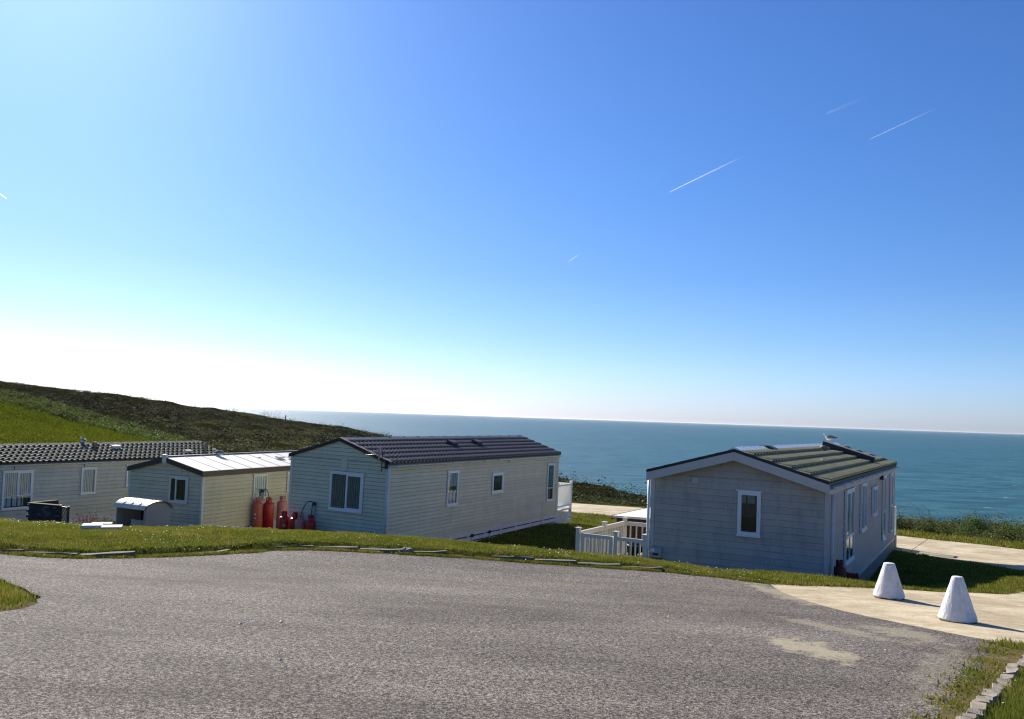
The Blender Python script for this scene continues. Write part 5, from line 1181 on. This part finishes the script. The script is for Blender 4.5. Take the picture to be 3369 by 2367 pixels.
# far hill
n = 15000; x = rng.uniform(-78, 12, n); y = rng.uniform(58, 156, n); k = (y > hb(x)+.5) & (y < coastY(x)+4); x, y = x[k], y[k]
zone = np.sin(x*.12+y*.05)+np.sin(y*.17-x*.06)+rng.normal(0, .6, len(x)); right = x > -30
ti = np.where(right, np.where(zone > .4, 4, np.where(zone > -.8, 2, 5)), np.where(zone > .9, 2, np.where(zone > -.3, 0, np.where(zone > -1.2, 1, 5))))
near_edge = y < hb(x)+7; ti = np.where(near_edge & (rng.random(len(x)) < .7), 3, ti)
big = (rng.random(len(x)) < .16) & (zone < .5); ti = np.where(big & (rng.random(len(x)) < .75), 5, ti)
clumps('gorse_scrub', 'brown and green gorse and heather covering the hill above the pasture', x, y, np.where(big, rng.uniform(.8, 2.0, len(x)), rng.uniform(.3, .9, len(x))), np.where(big, rng.uniform(.7, 1.5, len(x)), rng.uniform(.12, .35, len(x)))*np.where(y > coastY(x)-9, .3, 1), .1, 46, PAL[ti]*np.array([.95, 1, .95]))
n = 420; x = rng.uniform(-75, -6, n); y = rng.uniform(60, 150, n); k = (y > hb(x)+5) & (y < coastY(x)-9) & (rng.random(n) < np.where(x > -34, .5, 1)); x, y = x[k], y[k]
clumps('gorse_bushes', 'dark rounded gorse bushes dotted over the hill', x, y, rng.uniform(.9, 2.3, len(x)), rng.uniform(.7, 1.5, len(x)), .12, 170, np.array([(.024, .026, .014)])[np.zeros(len(x), int)])
t_ = rng.uniform(-62, -18, 700); x = t_; y = hb(t_)+rng.uniform(.2, 6.5, 700)*np.clip((-t_-14)/25, .4, 1)
clumps('bright_gorse', 'bright green scrub where the hill meets the pasture', x, y, rng.uniform(.4, 1.1, 700), rng.uniform(.25, .6, 700), .1, 60, np.array([(.2, .27, .04), (.13, .18, .04)])[rng.integers(0, 2, 700)])
# heath between the caravans
n = 2600; x = rng.uniform(-4, 20, n); y = rng.uniform(50, 100, n); k = (y > hb(x)+.4) & (y < coastY(x)+3); x, y = x[k], y[k]
zone = np.sin(x*.5+y*.2)+rng.normal(0, .5, len(x)); ti = np.where(zone > .3, 4, np.where(zone > -.6, 2, np.where(y < hb(x)+3, 3, 1)))
clumps('heath_scrub', 'low olive scrub on the slope beyond the concrete road', x, y, rng.uniform(.25, .9, len(x)), rng.uniform(.06, .18, len(x))*np.clip((coastY(x)-y)/12+.25, .25, 1), .08, 60, PAL[ti])
# dense hedge on the right
n = 1500; x = rng.uniform(10, 40, n); y = rng.uniform(33, 52, n); k = (y > hb(x)+.9) & (y < coastY(x)+2.5); x, y = x[k], y[k]
zone = np.sin(x*1.1+y*.6)+rng.normal(0, .5, len(x)); ti = np.where(zone > .6, 4, np.where(zone > -.2, 3, np.where(zone > -1, 2, 5)))
hs = np.where(x > 23.5, 1.15, .78)
clumps('gorse_hedge', 'dense green gorse and bramble hedge along the cliff top at the right', x, y, rng.uniform(.35, .9, len(x)), rng.uniform(.45, .95, len(x))*hs, .065, 420, PAL[ti]*np.array([1.1, 1.25, 1.1]))
# arching bramble stems
br = MB()
for i in range(34):
    x0 = random.uniform(19.5, 27.5); y0 = float(hb(x0))+random.uniform(1.5, 3.5); z0 = ht(x0, y0); a = random.choice([0, PI])+random.uniform(-.5, .5); L_ = random.uniform(.4, 1.0)
    br.tube([(x0, y0, z0+.4), (x0+math.cos(a)*L_*.3, y0, z0+.9+.3*L_), (x0+math.cos(a)*L_*.7, y0+math.sin(a)*.2, z0+.95+.45*L_), (x0+math.cos(a)*L_*1.2, y0+math.sin(a)*.3, z0+.85+.3*L_)], [.009, .008, .006, .003], 4)
tag(br.build('bramble_stems', M['twig']), 'thin bramble stems arching out of the hedge against the sea', 'brambles', kind='stuff')

# loose pebbles on the tarmac
mb = MB()
for i in range(230):
    x = random.uniform(-3, 6.2); y = random.uniform(6, 13)
    if random.random() < .35: x = random.uniform(3, 6); y = random.uniform(7, 11)
    if not inside(TARMAC, np.array([x]), np.array([y]))[0]: continue
    r = random.uniform(.005, .014) if random.random() < .85 else random.uniform(.014, .026); z = ht(x, y)+r*.3
    vs = [(x+r*random.uniform(.7, 1.3)*dx, y+r*random.uniform(.7, 1.3)*dy, z+r*.8*dz) for dx, dy, dz in [(1, 0, 0), (0, 1, 0), (-1, 0, 0), (0, -1, 0), (0, 0, .6), (0, 0, -.6)]]
    mb.add(vs, [(0, 1, 4), (1, 2, 4), (2, 3, 4), (3, 0, 4), (1, 0, 5), (2, 1, 5), (3, 2, 5), (0, 3, 5)])
tag(mb.build('pebbles', M['pebble']), 'loose pale pebbles scattered over the tarmac', 'pebbles', kind='stuff')

# ---------------------------------------------------------------- contrails
def ray(px, py): return (f_+r_*((px-1684.5)/2900)+u_*((1183.5-py)/2900))
def contrail(p0, p1, w0, w1, op, label, alt=9000):
    d0, d1 = ray(*p0), ray(*p1); P0 = d0*(alt/d0.z); P1 = d1*(alt/d1.z)
    ax = P1-P0; L_ = ax.length; t = ax.normalized(); a = t.orthogonal().normalized(); b = t.cross(a)
    m = Matrix((ax, a, b)).transposed().to_4x4(); m.translation = P0
    n = 16; q = 10; V = []; F = []
    for i in range(n+1):
        r = (w0+(w1-w0)*i/n)*(.3 if i == 0 else 1)
        for k in range(q): V.append((i/n, r*math.cos(2*PI*k/q), r*math.sin(2*PI*k/q)))
    for i in range(n):
        for k in range(q): F.append((i*q+k, i*q+(k+1) % q, (i+1)*q+(k+1) % q, (i+1)*q+k))
    F += [tuple(range(q-1, -1, -1)), tuple(range(n*q, n*q+q))]
    mb = MB(); mb.add(V, F, True); o = mb.build('contrail', mat_contrail(op/(2*w0), 'ice_vapour')); o.matrix_world = m
    tag(o, label, 'contrail', 'contrails across the sky')
contrail((2200, 634), (2450, 512), 14, 28, .6, 'brightest long contrail, high right of the middle of the sky')
contrail((2857, 461), (3105, 345), 10, 22, .32, 'long contrail nearest the right edge of the sky')
contrail((2716, 376), (2868, 310), 40, 60, .05, 'very faint contrail above and left of the rightmost bright one')
contrail((1871, 861), (1913, 832), 11, 20, .3, 'shortest contrail, low in the middle of the sky')
contrail((22, 655), (-30, 615), 16, 16, .9, 'tip of a contrail at the left edge of the sky')
